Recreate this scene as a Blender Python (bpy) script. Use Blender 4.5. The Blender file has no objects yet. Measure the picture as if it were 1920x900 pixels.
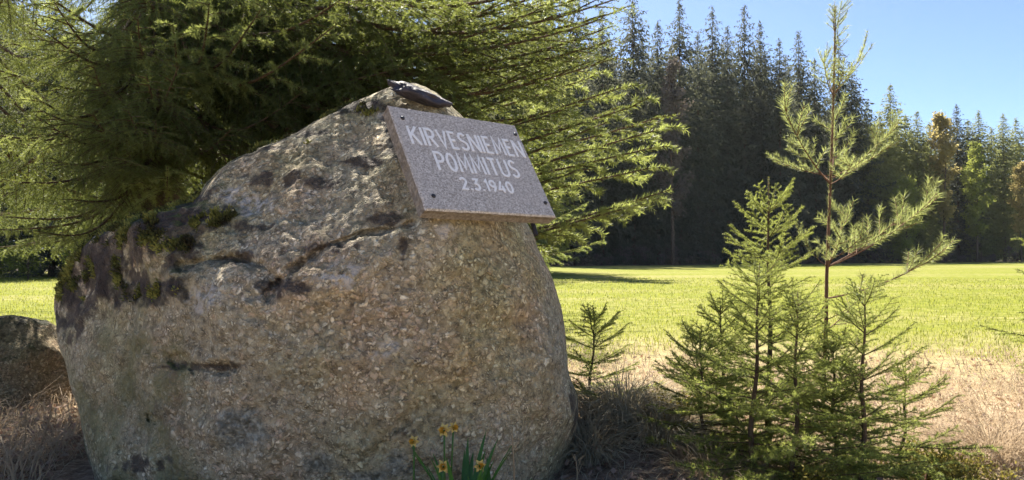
import bpy, math, random
import numpy as np
from mathutils import Vector, Matrix

# ------------------------------------------------------------------ camera, sky, sun, exposure
S = bpy.context.scene
COL = S.collection
F_PX, PX0, PY0 = 1400.0, 960.0, 450.0
CAM = np.array([0.0, 0.0, 1.05])
PITCH = math.atan(28 / F_PX)
cam_data = bpy.data.cameras.new('camera')
cam_data.sensor_width = 36.0
cam_data.lens = 36.0 * F_PX / 1920.0
cam_data.clip_start = 0.05
cam_data.clip_end = 3000
cam = bpy.data.objects.new('camera', cam_data)
COL.objects.link(cam)
cam.location = CAM
cam.rotation_euler = (math.pi / 2 + PITCH, 0, 0)
S.camera = cam

SUN_EL = math.radians(50)
SUN_AZ = math.radians(-18)            # seen from above, from +Y towards +X
W = bpy.data.worlds.new('World')
S.world = W
W.use_nodes = True
nt = W.node_tree
sky = nt.nodes.new('ShaderNodeTexSky')
sky.sky_type = 'NISHITA'
sky.sun_disc = False
sky.sun_elevation = SUN_EL
sky.sun_rotation = SUN_AZ
sky.air_density = 0.6
sky.dust_density = 0.5
sky.ozone_density = 3.5
bg = nt.nodes['Background']
nt.links.new(sky.outputs[0], bg.inputs[0])
bg.inputs[1].default_value = 0.05
sun_data = bpy.data.lights.new('sun', 'SUN')
sun_data.energy = 3.8
sun_data.angle = math.radians(0.5)
sun_data.color = (1.0, 0.93, 0.82)
sun = bpy.data.objects.new('sun', sun_data)
COL.objects.link(sun)
sdir = Vector((math.sin(SUN_AZ) * math.cos(SUN_EL), math.cos(SUN_AZ) * math.cos(SUN_EL), math.sin(SUN_EL)))
sun.rotation_euler = sdir.to_track_quat('Z', 'Y').to_euler()
S.view_settings.view_transform = 'Standard'
S.view_settings.look = 'None'
S.view_settings.gamma = 1.0
S.view_settings.exposure = 2.25
S.cycles.max_bounces = 8
S.cycles.diffuse_bounces = 4
S.cycles.transmission_bounces = 4
S.cycles.transparent_max_bounces = 4

# ------------------------------------------------------------------ helpers
rng = np.random.RandomState(7)
random.seed(7)


def ray(px, py):
    """direction of a pixel, scaled so that its Y component is 1"""
    x = (np.asarray(px, float) - PX0) / F_PX
    v = -(np.asarray(py, float) - PY0) / F_PX
    c, s = math.cos(PITCH), math.sin(PITCH)
    y = c - v * s
    z = s + v * c
    return np.stack([x / y, np.ones_like(x), z / y], -1)


def at(px, py, Y):
    return CAM + ray(px, py) * np.asarray(Y, float)[..., None]


def hash3(i, j, k, seed):
    n = (i * 374761393 + j * 668265263 + k * 2147483647 + seed * 974634777) & 0x7fffffff
    n = ((n ^ (n >> 13)) * 1274126177) & 0x7fffffff
    n = ((n ^ (n >> 16)) * 1911520717) & 0x7fffffff
    return ((n ^ (n >> 15)) & 0xffff) / 65535.0


def noise3(p, seed=0):
    p = np.asarray(p, float)
    i = np.floor(p).astype(np.int64)
    f = p - i
    f = f * f * (3 - 2 * f)
    out = 0
    for dx in (0, 1):
        for dy in (0, 1):
            for dz in (0, 1):
                w = (f[..., 0] if dx else 1 - f[..., 0]) * (f[..., 1] if dy else 1 - f[..., 1]) * (f[..., 2] if dz else 1 - f[..., 2])
                out = out + w * hash3(i[..., 0] + dx, i[..., 1] + dy, i[..., 2] + dz, seed)
    return out * 2 - 1


def fbm(p, octs=4, seed=0):
    p = np.asarray(p, float)
    a, o = 0.5, 0
    for k in range(octs):
        o = o + a * noise3(p * 2 ** k, seed + k)
        a *= 0.5
    return o


def ridged(p, octs=3, seed=0):
    a, o = 0.5, 0
    for k in range(octs):
        o = o + a * (1 - np.abs(noise3(np.asarray(p) * 2 ** k, seed + k)) * 2)
        a *= 0.5
    return o


def smooth(a, b, x):
    t = np.clip((x - a) / (b - a), 0, 1)
    return t * t * (3 - 2 * t)


def ground_z(x, y):
    x = np.asarray(x, float)
    y = np.asarray(y, float)
    q = np.stack([x, y, np.zeros_like(x)], -1)
    r = np.hypot(x, y)
    z = 0.05 * fbm(q * 1.3, 3, 5) * (1 - smooth(7, 14, r)) + 0.06 * fbm(q * 0.12, 2, 9) * smooth(6, 14, r) * (1 - smooth(60, 90, r))
    z = z + 0.20 * np.exp(-(((x - 0.62) / 0.5) ** 2 + ((y - 4.0) / 0.55) ** 2))
    z = z + 0.06 * np.exp(-(((x + 0.2) / 1.2) ** 2 + ((y - 2.7) / 0.4) ** 2))
    return z


def mesh_np(name, V, tris=None, quads=None, mats=(), tri_mat=None, quad_mat=None, smooth_shade=False):
    me = bpy.data.meshes.new(name)
    V = np.asarray(V, np.float32)
    nt_ = 0 if tris is None else len(tris)
    nq = 0 if quads is None else len(quads)
    me.vertices.add(len(V))
    me.vertices.foreach_set('co', V.ravel())
    loops = []
    if nt_:
        loops.append(np.asarray(tris, np.int32).ravel())
    if nq:
        loops.append(np.asarray(quads, np.int32).ravel())
    loops = np.concatenate(loops)
    me.loops.add(len(loops))
    me.loops.foreach_set('vertex_index', loops)
    me.polygons.add(nt_ + nq)
    starts = np.concatenate([np.arange(nt_) * 3, nt_ * 3 + np.arange(nq) * 4]).astype(np.int32)
    me.polygons.foreach_set('loop_start', starts)
    mi = np.zeros(nt_ + nq, np.int32)
    if tri_mat is not None and nt_:
        mi[:nt_] = tri_mat
    if quad_mat is not None and nq:
        mi[nt_:] = quad_mat
    for m in mats:
        me.materials.append(m)
    me.polygons.foreach_set('material_index', mi)
    me.polygons.foreach_set('use_smooth', np.full(nt_ + nq, smooth_shade, bool))
    me.update(calc_edges=True)
    me.validate()
    return me


def obj(name, me, parent=None, loc=None, rot=None, scale=None):
    o = bpy.data.objects.new(name, me)
    COL.objects.link(o)
    if parent is not None:
        o.parent = parent
    if loc is not None:
        o.location = loc
    if rot is not None:
        o.rotation_euler = rot
    if scale is not None:
        o.scale = scale if hasattr(scale, '__len__') else (scale,) * 3
    return o


def tag(o, label=None, cat=None, group=None, kind=None):
    if label: o['label'] = label
    if cat: o['category'] = cat
    if group: o['group'] = group
    if kind: o['kind'] = kind
    return o


def empty(name, loc, rz=0.0):
    o = bpy.data.objects.new(name, None)
    COL.objects.link(o)
    o.location = loc
    o.rotation_euler = (0, 0, rz)
    o.empty_display_size = 0.1
    return o


class Geo:
    """collects tubes (wood) and needle triangles / leaf quads into one mesh"""

    def __init__(s):
        s.V, s.T, s.Q, s.TM, s.QM, s.n = [], [], [], [], [], 0

    def add(s, V, T=None, Q=None, mat=0):
        if T is not None and len(T):
            s.T.append(np.asarray(T) + s.n); s.TM.append(np.full(len(T), mat))
        if Q is not None and len(Q):
            s.Q.append(np.asarray(Q) + s.n); s.QM.append(np.full(len(Q), mat))
        s.V.append(np.asarray(V, float)); s.n += len(V)

    def tube(s, pts, radii, sides=5, mat=0):
        pts = np.asarray(pts, float)
        radii = np.broadcast_to(np.asarray(radii, float), (len(pts),))
        d = np.gradient(pts, axis=0)
        d /= np.linalg.norm(d, axis=1)[:, None] + 1e-9
        up = np.array([0.31, 0.17, 0.93]) if abs(d[0] @ np.array([0.31, 0.17, 0.93])) < 0.9 else np.array([1.0, 0, 0])
        u = np.cross(d, up); u /= np.linalg.norm(u, axis=1)[:, None] + 1e-9
        w = np.cross(d, u)
        a = np.arange(sides) * 2 * math.pi / sides
        ring = pts[:, None] + radii[:, None, None] * (np.cos(a)[None, :, None] * u[:, None] + np.sin(a)[None, :, None] * w[:, None])
        V = ring.reshape(-1, 3)
        i = np.arange(len(pts) - 1)[:, None] * sides
        j = np.arange(sides)[None]
        k = (np.arange(sides) + 1)[None] % sides
        Q = np.stack([i + j, i + k, i + sides + k, i + sides + j], -1).reshape(-1, 4)
        caps = [np.array([[0, b + 1, b]]) for b in range(1, sides - 1)]
        e = (len(pts) - 1) * sides
        caps += [np.array([[e, e + b, e + b + 1]]) for b in range(1, sides - 1)]
        s.add(V, np.concatenate(caps), Q, mat)

    def needles(s, base, direc, length, width, mat=1):
        base = np.asarray(base); direc = direc / (np.linalg.norm(direc, axis=1)[:, None] + 1e-9)
        n = len(base)
        side = np.cross(direc, rng.normal(size=(n, 3))); side /= np.linalg.norm(side, axis=1)[:, None] + 1e-9
        h = (side.T * (np.asarray(width) * 0.5)).T
        tip = base + direc * np.asarray(length)[:, None]
        V = np.stack([base - h, base + h, tip], 1).reshape(-1, 3)
        s.add(V, np.arange(3 * n).reshape(-1, 3), None, mat)

    def blades(s, base, direc, length, width, normal=None, mat=1):
        """leaf-like quads (pointed diamonds)"""
        base = np.asarray(base); direc = direc / (np.linalg.norm(direc, axis=1)[:, None] + 1e-9)
        n = len(base)
        if normal is None:
            normal = rng.normal(size=(n, 3))
        side = np.cross(direc, normal); side /= np.linalg.norm(side, axis=1)[:, None] + 1e-9
        length = np.broadcast_to(np.asarray(length, float), (n,)); width = np.broadcast_to(np.asarray(width, float), (n,))
        h = side * (width * 0.5)[:, None]
        mid = base + direc * (length * 0.45)[:, None]
        tip = base + direc * length[:, None]
        V = np.stack([base, mid + h, tip, mid - h], 1).reshape(-1, 3)
        s.add(V, None, np.arange(4 * n).reshape(-1, 4), mat)

    def mesh(s, name, mats, smooth_shade=False):
        return mesh_np(name, np.concatenate(s.V), np.concatenate(s.T) if s.T else None, np.concatenate(s.Q) if s.Q else None, mats,
                       np.concatenate(s.TM) if s.TM else None, np.concatenate(s.QM) if s.QM else None, smooth_shade)


# ------------------------------------------------------------------ materials
class M_:
    def __init__(s, name):
        s.m = bpy.data.materials.new(name); s.m.use_nodes = True
        s.t = s.m.node_tree; s.b = s.t.nodes['Principled BSDF']; s.out = s.t.nodes['Material Output']

    def n(s, typ, **kw):
        x = s.t.nodes.new('ShaderNode' + typ)
        for k, v in kw.items():
            if k.startswith('i_'):
                x.inputs[k[2:].replace('_', ' ')].default_value = v
            else:
                setattr(x, k, v)
        return x

    def l(s, a, b):
        s.t.links.new(a, b)

    def coord(s, kind='Object'):
        return s.n('TexCoord').outputs[kind]

    def noise(s, vec, scale, detail=4, rough=0.55):
        x = s.n('TexNoise', i_Scale=scale, i_Detail=detail, i_Roughness=rough)
        if vec is not None: s.l(vec, x.inputs['Vector'])
        return x.outputs['Fac']

    def vor(s, vec, scale, out='Color', feature='F1'):
        x = s.n('TexVoronoi', i_Scale=scale); x.feature = feature
        s.l(vec, x.inputs['Vector'])
        return x.outputs[out]

    def ramp(s, fac, stops, interp='LINEAR'):
        x = s.n('ValToRGB'); cr = x.color_ramp; cr.interpolation = interp
        while len(cr.elements) < len(stops): cr.elements.new(0.5)
        for e, (p, c) in zip(cr.elements, stops):
            e.position = p; e.color = (c if hasattr(c, '__len__') else (c, c, c)) + (1,) if hasattr(c, '__len__') else (c, c, c, 1)
        s.l(fac, x.inputs[0])
        return x.outputs[0]

    def mix(s, fac, a, b, mode='MIX'):
        x = s.n('Mix', data_type='RGBA', blend_type=mode)
        for sock, v in ((x.inputs[0], fac), (x.inputs[6], a), (x.inputs[7], b)):
            if hasattr(v, 'is_output'): s.l(v, sock)
            elif hasattr(v, '__len__'): sock.default_value = tuple(v) + (1,)
            else: sock.default_value = v
        return x.outputs[2]

    def math(s, op, a, b=0.0, c=0.0, clamp=False):
        x = s.n('Math', operation=op, use_clamp=clamp)
        for sock, v in zip(x.inputs, (a, b, c)):
            if hasattr(v, 'is_output'): s.l(v, sock)
            else: sock.default_value = v
        return x.outputs[0]

    def bump(s, h, strength=0.5, dist=0.02, normal=None):
        x = s.n('Bump', i_Strength=strength, i_Distance=dist)
        s.l(h, x.inputs['Height'])
        if normal is not None: s.l(normal, x.inputs['Normal'])
        s.l(x.outputs[0], s.b.inputs['Normal'])
        return x.outputs[0]

    def base(s, col, rough=0.8, spec=0.3):
        if hasattr(col, 'is_output'): s.l(col, s.b.inputs['Base Color'])
        else: s.b.inputs['Base Color'].default_value = tuple(col) + (1,)
        s.b.inputs['Roughness'].default_value = rough
        s.b.inputs['Specular IOR Level'].default_value = spec
        return s.m


def leaf_mat(name, c1, c2, trans, tmix=0.45, rough=0.5, spec=0.35, scale=6.0):
    k = M_(name)
    info = k.n('ObjectInfo').outputs['Random']
    nz = k.noise(k.coord(), scale, 3)
    nz2 = k.noise(k.coord(), scale * 9, 2)
    f = k.math('ADD', k.math('MULTIPLY', nz, 0.9), k.math('MULTIPLY', k.math('ADD', k.math('MULTIPLY', info, 0.5), nz2), 0.5))
    f = k.math('SUBTRACT', f, 0.32, clamp=True)
    col = k.mix(f, c1, c2)
    k.base(col, rough, spec)
    tr = k.n('BsdfTranslucent')
    tcol = k.mix(f, tuple(x * 0.7 for x in trans), trans)
    k.l(tcol, tr.inputs[0])
    ms = k.n('MixShader'); ms.inputs[0].default_value = tmix
    k.l(k.b.outputs[0], ms.inputs[1]); k.l(tr.outputs[0], ms.inputs[2]); k.l(ms.outputs[0], k.out.inputs[0])
    return k.m


def bark_mat(name, c1, c2, scale=14):
    k = M_(name)
    mp = k.n('Mapping'); mp.inputs['Scale'].default_value = (1, 1, 0.35); k.l(k.coord(), mp.inputs[0])
    f = k.noise(mp.outputs[0], scale, 5, 0.65)
    k.base(k.ramp(f, [(0.3, c1), (0.7, c2)]), 0.9, 0.2)
    k.bump(f, 0.8, 0.02)
    return k.m


MT = {}
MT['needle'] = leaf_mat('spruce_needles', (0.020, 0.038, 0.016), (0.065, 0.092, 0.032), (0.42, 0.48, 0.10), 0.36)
MT['needle_light'] = leaf_mat('spruce_needles_sunny', (0.075, 0.105, 0.035), (0.20, 0.23, 0.085), (0.50, 0.56, 0.15), 0.45)  # lit copy of the spruce needles, sunlight put into the colour
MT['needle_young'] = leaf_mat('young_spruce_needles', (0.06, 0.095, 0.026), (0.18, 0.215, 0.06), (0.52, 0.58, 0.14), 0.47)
MT['needle_pine'] = leaf_mat('pine_needles', (0.09, 0.125, 0.04), (0.21, 0.24, 0.09), (0.54, 0.60, 0.20), 0.48)
MT['far_needle'] = leaf_mat('far_spruce_foliage', (0.032, 0.044, 0.042), (0.085, 0.095, 0.072), (0.20, 0.21, 0.12), 0.34, 0.7, 0.2, 0.35)  # bluish cast of distant haze put into the foliage colour
MT['far_olive'] = leaf_mat('far_olive_foliage', (0.075, 0.09, 0.04), (0.18, 0.19, 0.08), (0.40, 0.42, 0.14), 0.42, 0.7, 0.2, 0.35)
MT['birch_gold'] = leaf_mat('birch_budding_gold', (0.19, 0.16, 0.06), (0.33, 0.28, 0.11), (0.60, 0.50, 0.20), 0.5, 0.7, 0.2, 0.5)
MT['birch_green'] = leaf_mat('birch_fresh_leaves', (0.09, 0.11, 0.03), (0.18, 0.20, 0.05), (0.45, 0.50, 0.10), 0.45, 0.7, 0.2, 0.5)
MT['brush'] = leaf_mat('bare_brush_twigs', (0.09, 0.075, 0.07), (0.20, 0.17, 0.155), (0.2, 0.17, 0.14), 0.25, 0.9, 0.1, 0.8)
MT['shrub_yellow'] = leaf_mat('yellow_green_moss_leaves', (0.10, 0.09, 0.02), (0.26, 0.22, 0.05), (0.45, 0.38, 0.08), 0.35, 0.7, 0.2, 12)
MT['leaf_green'] = leaf_mat('daffodil_leaves', (0.035, 0.10, 0.02), (0.09, 0.20, 0.045), (0.16, 0.42, 0.06), 0.35, 0.4, 0.4, 20)
MT['grass'] = leaf_mat('field_grass_blades', (0.115, 0.14, 0.018), (0.23, 0.24, 0.042), (0.42, 0.44, 0.07), 0.45, 0.6, 0.3, 1.2)
MT['straw'] = leaf_mat('dry_grass_blades', (0.24, 0.17, 0.10), (0.50, 0.39, 0.26), (0.55, 0.42, 0.27), 0.35, 0.7, 0.25, 3)
MT['straw_grey'] = leaf_mat('weathered_dry_grass', (0.18, 0.16, 0.10), (0.44, 0.39, 0.28), (0.45, 0.38, 0.25), 0.3, 0.7, 0.25, 4)
MT['litter'] = leaf_mat('dead_leaves', (0.15, 0.085, 0.06), (0.50, 0.36, 0.28), (0.35, 0.19, 0.11), 0.25, 0.7, 0.3, 9)
MT['bark'] = bark_mat('spruce_bark', (0.055, 0.038, 0.028), (0.15, 0.105, 0.08))
MT['twig'] = bark_mat('twig_bark', (0.06, 0.04, 0.025), (0.15, 0.10, 0.06), 40)
MT['pine_bark'] = bark_mat('pine_bark', (0.09, 0.05, 0.03), (0.20, 0.115, 0.07), 30)
MT['birch_bark'] = bark_mat('pale_bark', (0.18, 0.16, 0.14), (0.42, 0.40, 0.37), 3)


def petal_mat(name, c):
    k = M_(name)
    k.base(k.mix(k.noise(k.coord(), 60, 2), tuple(x * 0.8 for x in c), c), 0.5, 0.3)
    k.b.inputs['Subsurface Weight'].default_value = 0.15
    k.b.inputs['Subsurface Radius'].default_value = (0.004, 0.003, 0.001)
    return k.m


MT['petal'] = petal_mat('daffodil_petal', (0.62, 0.46, 0.14))
MT['trumpet'] = petal_mat('daffodil_trumpet', (0.60, 0.34, 0.04))


def granite_mat(name, moss_amt=1.0):
    k = M_(name)
    co = k.coord()
    nv = k.n('TexNoise', i_Scale=34.0, i_Detail=4.0); k.l(co, nv.inputs['Vector'])
    wob = k.mix(0.05, co, nv.outputs['Color'], 'ADD')
    col = k.ramp(k.noise(co, 26, 6, 0.68), [(0.30, (0.085, 0.07, 0.055)), (0.43, (0.20, 0.17, 0.125)), (0.57, (0.35, 0.305, 0.235)), (0.72, (0.54, 0.49, 0.40))])
    hsum = None
    for sc_, lo, amt in ((35, 0.15, 0.92), (56, 0.22, 0.95), (98, 0.3, 0.85)):
        vn = k.n('TexVoronoi', i_Scale=float(sc_)); k.l(wob, vn.inputs['Vector'])
        rc = k.n('SeparateColor'); k.l(vn.outputs['Color'], rc.inputs[0])
        msk = k.math('MULTIPLY', k.ramp(vn.outputs['Distance'], [(0.30, 1.0), (0.50, 0.0)]), k.ramp(rc.outputs[0], [(lo, 0.0), (lo + 0.35, 1.0)]))
        cc = k.ramp(rc.outputs[1], [(0.0, (0.40, 0.34, 0.25)), (0.25, (0.62, 0.56, 0.45)), (0.5, (0.55, 0.43, 0.36)), (0.75, (0.72, 0.66, 0.56)), (1.0, (0.95, 0.91, 0.82))])
        reg_ = k.ramp(k.noise(co, 1.7 + sc_ * 0.02, 3), [(0.36, 0.12), (0.56, 1.0)])
        col = k.mix(k.math('MULTIPLY', k.math('MULTIPLY', msk, reg_), amt), col, cc)
        hsum = msk if hsum is None else k.math('ADD', hsum, k.math('MULTIPLY', msk, 0.6))
    # lichen freckles between the crystals
    lf = k.ramp(k.noise(co, 48, 4, 0.7), [(0.52, 0.0), (0.60, 1.0)])
    lf2 = k.math('MULTIPLY', lf, k.ramp(k.noise(co, 2.1, 3), [(0.42, 0.0), (0.6, 0.75)]))
    col = k.mix(k.math('MULTIPLY', lf2, 0.7), col, (0.27, 0.25, 0.17))
    col = k.mix(1.0, col, (1.12, 1.07, 0.92), 'MULTIPLY')
    dk = k.math('MULTIPLY', k.ramp(k.noise(co, 36, 5, 0.75), [(0.57, 0.0), (0.64, 1.0)]), 0.6)
    col = k.mix(dk, col, (0.055, 0.045, 0.04))
    # broad tints: pink, ochre, olive
    col = k.mix(k.ramp(k.noise(co, 2.7, 4), [(0.46, 0.0), (0.66, 0.45)]), col, k.mix(1.0, col, (1.0, 0.78, 0.70), 'MULTIPLY'))
    mp = k.n('Mapping'); mp.inputs['Location'].default_value = (4.1, 2.2, 7.3); k.l(co, mp.inputs[0])
    col = k.mix(k.ramp(k.noise(mp.outputs[0], 1.9, 4), [(0.45, 0.0), (0.68, 0.7)]), col, k.mix(1.0, col, (0.82, 0.88, 0.60), 'MULTIPLY'))
    sep = k.n('SeparateXYZ'); k.l(co, sep.inputs[0])
    if moss_amt:
        def at_(nm):
            return k.n('Attribute', attribute_name=nm).outputs['Fac']
        col = k.mix(k.math('MULTIPLY', at_('ochre'), 0.25), col, k.mix(1.0, col, (1.12, 0.95, 0.66), 'MULTIPLY'))
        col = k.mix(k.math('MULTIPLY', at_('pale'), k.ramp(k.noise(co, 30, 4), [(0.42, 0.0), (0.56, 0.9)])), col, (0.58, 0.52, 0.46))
        algae = k.ramp(k.noise(co, 7, 5, 0.7), [(0.3, (0.12, 0.085, 0.06)), (0.45, (0.15, 0.14, 0.06)), (0.6, (0.21, 0.20, 0.09)), (0.75, (0.33, 0.30, 0.19))])
        col = k.mix(k.math('MULTIPLY', at_('algae'), 0.8), col, algae)
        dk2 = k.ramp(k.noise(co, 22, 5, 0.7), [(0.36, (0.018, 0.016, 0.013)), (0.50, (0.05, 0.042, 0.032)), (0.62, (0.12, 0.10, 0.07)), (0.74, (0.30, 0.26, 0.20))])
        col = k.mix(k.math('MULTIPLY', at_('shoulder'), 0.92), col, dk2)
        grey = k.ramp(k.noise(co, 45, 3), [(0.38, (0.09, 0.095, 0.08)), (0.5, (0.19, 0.19, 0.16)), (0.64, (0.42, 0.41, 0.34))])
        col = k.mix(k.math('MULTIPLY', at_('greylichen'), 0.8), col, grey)
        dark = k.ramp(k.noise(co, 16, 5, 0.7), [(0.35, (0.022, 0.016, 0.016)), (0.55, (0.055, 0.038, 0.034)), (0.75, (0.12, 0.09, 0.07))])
        col = k.mix(k.math('MULTIPLY', at_('stain_shade'), 0.8), col, dark)
    # moss and black lichen where the stone faces up
    geo = k.n('NewGeometry'); sn = k.n('SeparateXYZ'); k.l(geo.outputs['Normal'], sn.inputs[0])
    up = k.math('ADD', k.math('MULTIPLY', sn.outputs[2], 0.9), k.math('MULTIPLY', k.math('SUBTRACT', k.noise(co, 6.5, 5, 0.7), 0.5), 1.9))
    mo = k.ramp(up, [(0.62, 0.0), (0.80, 1.0)])
    mcol = k.ramp(k.noise(co, 13, 4), [(0.36, (0.022, 0.02, 0.016)), (0.5, (0.045, 0.045, 0.022)), (0.68, (0.09, 0.10, 0.03))])
    if moss_amt:
        mo = k.math('MULTIPLY', mo, k.math('ADD', k.math('MULTIPLY', k.math('SUBTRACT', -0.15, sep.outputs[0]), 2.2, clamp=True), 0.35), clamp=True)
    col = k.mix(mo, col, mcol)
    if not moss_amt:
        col = k.mix(1.0, col, (0.55, 0.52, 0.43), 'MULTIPLY')
    k.base(col, 0.85, 0.3)
    h1 = k.noise(co, 30, 6, 0.7)
    h2 = hsum
    h = k.math('ADD', k.math('MULTIPLY', h1, 0.7), k.math('MULTIPLY', h2, 0.35))
    b1 = k.n('Bump', i_Strength=0.7, i_Distance=0.025); k.l(k.noise(co, 11, 5, 0.65), b1.inputs['Height'])
    k.bump(h, 0.9, 0.020, b1.outputs[0])
    return k.m


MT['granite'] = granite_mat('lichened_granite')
MT['granite_small'] = granite_mat('mossy_granite', 0.0)

k = M_('plaque_granite')
co = k.coord()
g = k.n('SeparateColor'); k.l(k.vor(co, 190), g.inputs[0])
c = k.ramp(g.outputs[0], [(0.0, (0.27, 0.235, 0.20)), (0.4, (0.43, 0.38, 0.33)), (0.75, (0.55, 0.49, 0.43)), (1.0, (0.70, 0.64, 0.58))])
c = k.mix(k.ramp(k.noise(co, 7, 4), [(0.4, 0.0), (0.7, 0.35)]), c, (0.48, 0.42, 0.37))
MT['plaque'] = k.base(c, 0.55, 0.4)
k.bump(k.noise(co, 150, 2), 0.25, 0.003)

k = M_('rough_sawn_granite_edge')
co = k.coord()
c = k.ramp(k.noise(co, 60, 5, 0.7), [(0.3, (0.12, 0.095, 0.07)), (0.5, (0.24, 0.20, 0.16)), (0.7, (0.38, 0.33, 0.28))])
MT['plaque_edge'] = k.base(c, 0.85, 0.2)
k.bump(k.noise(co, 70, 4), 0.8, 0.006)

k = M_('white_letter_paint')
c = k.ramp(k.noise(k.coord(), 55, 4, 0.7), [(0.30, (0.72, 0.68, 0.64)), (0.5, (0.90, 0.87, 0.84))])
MT['letter'] = k.base(c, 0.6, 0.3)

k = M_('dark_iron')
c = k.ramp(k.noise(k.coord(), 80, 3), [(0.4, (0.012, 0.012, 0.018)), (0.7, (0.05, 0.04, 0.04))])
MT['iron'] = k.base(c, 0.5, 0.5)

k = M_('dark_slate')
co = k.coord()
c = k.ramp(k.noise(co, 14, 5, 0.7), [(0.35, (0.022, 0.019, 0.024)), (0.6, (0.06, 0.05, 0.06)), (0.8, (0.13, 0.11, 0.11))])
MT['slate'] = k.base(c, 0.6, 0.4)
k.bump(k.noise(co, 25, 5), 0.7, 0.02)

# ground: green field, straw verge, leaf litter near the rock
k = M_('meadow_ground')
co = k.coord()
sep = k.n('SeparateXYZ'); k.l(co, sep.inputs[0])
n1 = k.noise(co, 0.35, 5, 0.6); n2 = k.noise(co, 3.0, 5, 0.65); n3 = k.noise(co, 22, 4, 0.7)
mpg = k.n('Mapping'); mpg.inputs['Scale'].default_value = (0.25, 1.0, 1.0); k.l(co, mpg.inputs[0])
n4 = k.noise(mpg.outputs[0], 0.22, 4, 0.6)
green = k.ramp(n2, [(0.3, (0.11, 0.135, 0.014)), (0.5, (0.16, 0.175, 0.022)), (0.7, (0.22, 0.22, 0.042))])
strawc = k.ramp(n2, [(0.3, (0.26, 0.185, 0.105)), (0.5, (0.37, 0.285, 0.175)), (0.7, (0.49, 0.405, 0.28))])
litter = k.ramp(n3, [(0.3, (0.10, 0.066, 0.048)), (0.5, (0.21, 0.15, 0.105)), (0.72, (0.38, 0.29, 0.21))])
patch = k.ramp(k.math('ADD', n4, k.math('MULTIPLY', k.math('SUBTRACT', n2, 0.5), 0.35)), [(0.46, 0.0), (0.70, 0.7)])
field = k.mix(patch, green, k.mix(0.5, strawc, green))
# the mown straw verge lies between the rock and the field
yy = k.math('ADD', sep.outputs[1], k.math('MULTIPLY', k.math('SUBTRACT', n1, 0.5), 5.0))
yy = k.math('ADD', yy, k.math('MULTIPLY', k.math('SUBTRACT', n2, 0.5), 3.0))
vf = k.ramp(k.math('DIVIDE', yy, 20.0), [(0.24, 0.0), (0.54, 1.0)])
base = k.mix(vf, strawc, field)
lf = k.ramp(k.math('DIVIDE', k.math('ADD', k.math('ADD', sep.outputs[1], k.math('MULTIPLY', k.math('SUBTRACT', sep.outputs[0], 0.5, clamp=True), 4.0)), k.math('MULTIPLY', k.math('SUBTRACT', n2, 0.5), 2.5)), 10.0), [(0.42, 0.0), (0.60, 1.0)])
back_bounce = k.ramp(k.math('DIVIDE', k.math('ADD', sep.outputs[1], n2), 10.0), [(0.26, 1.0), (0.32, 0.0)])  # unseen straw behind and below the camera, added to bounce light onto the boulder
lf = k.math('MAXIMUM', lf, back_bounce)
base = k.mix(lf, litter, base)
# brown needle floor inside the wood
wood = k.ramp(k.math('DIVIDE', k.math('SUBTRACT', sep.outputs[1], k.math('MULTIPLY', sep.outputs[0], 0.62)), 200.0), [(0.328, 0.0), (0.334, 1.0)])
base = k.mix(wood, base, (0.07, 0.055, 0.04))
MT['ground'] = k.base(base, 0.95, 0.1)
k.bump(k.math('ADD', n3, n2), 0.6, 0.05)

# ------------------------------------------------------------------ ground and field
NA = 288
radii = np.concatenate([np.linspace(0.4, 9, 60), np.geomspace(9.4, 900, 50)])
ang = np.arange(NA) * 2 * math.pi / NA
RX = radii[:, None] * np.sin(ang)[None]
RY = radii[:, None] * np.cos(ang)[None]
GZ = ground_z(RX, RY)
V = np.concatenate([np.stack([RX, RY, GZ], -1).reshape(-1, 3), [[0, 0, float(ground_z(0, 0))]]])
i = np.arange(len(radii) - 1)[:, None] * NA
j = np.arange(NA)[None]; j2 = (j + 1) % NA
Q = np.stack([i + j, i + NA + j, i + NA + j2, i + j2], -1).reshape(-1, 4)
T = np.stack([np.full(NA, len(V) - 1), np.arange(NA), (np.arange(NA) + 1) % NA], -1)
cen = V[Q].mean(1)
isf = (cen[:, 1] > 8.5) & (cen[:, 1] - 0.62 * cen[:, 0] < 66) & (cen[:, 1] < 140)
tag(obj('ground', mesh_np('ground', V, T, Q[~isf], [MT['ground']], smooth_shade=True)), kind='structure')
tag(obj('field', mesh_np('field', V, None, Q[isf], [MT['ground']], smooth_shade=True)), kind='structure')

# ------------------------------------------------------------------ plaque frame (solved from its four corners)
PC = np.array([-0.1510, 3.0477, 1.4274])
PA = np.array([0.76668, 0.64195, -0.00947])
PB = np.array([-0.34290, 0.42191, 0.83929]); PB = PB - PA * (PA @ PB); PB /= np.linalg.norm(PB); PA /= np.linalg.norm(PA)
PN = np.cross(PA, PB)
PW, PH, PT = 0.66, 0.512, 0.055

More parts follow.
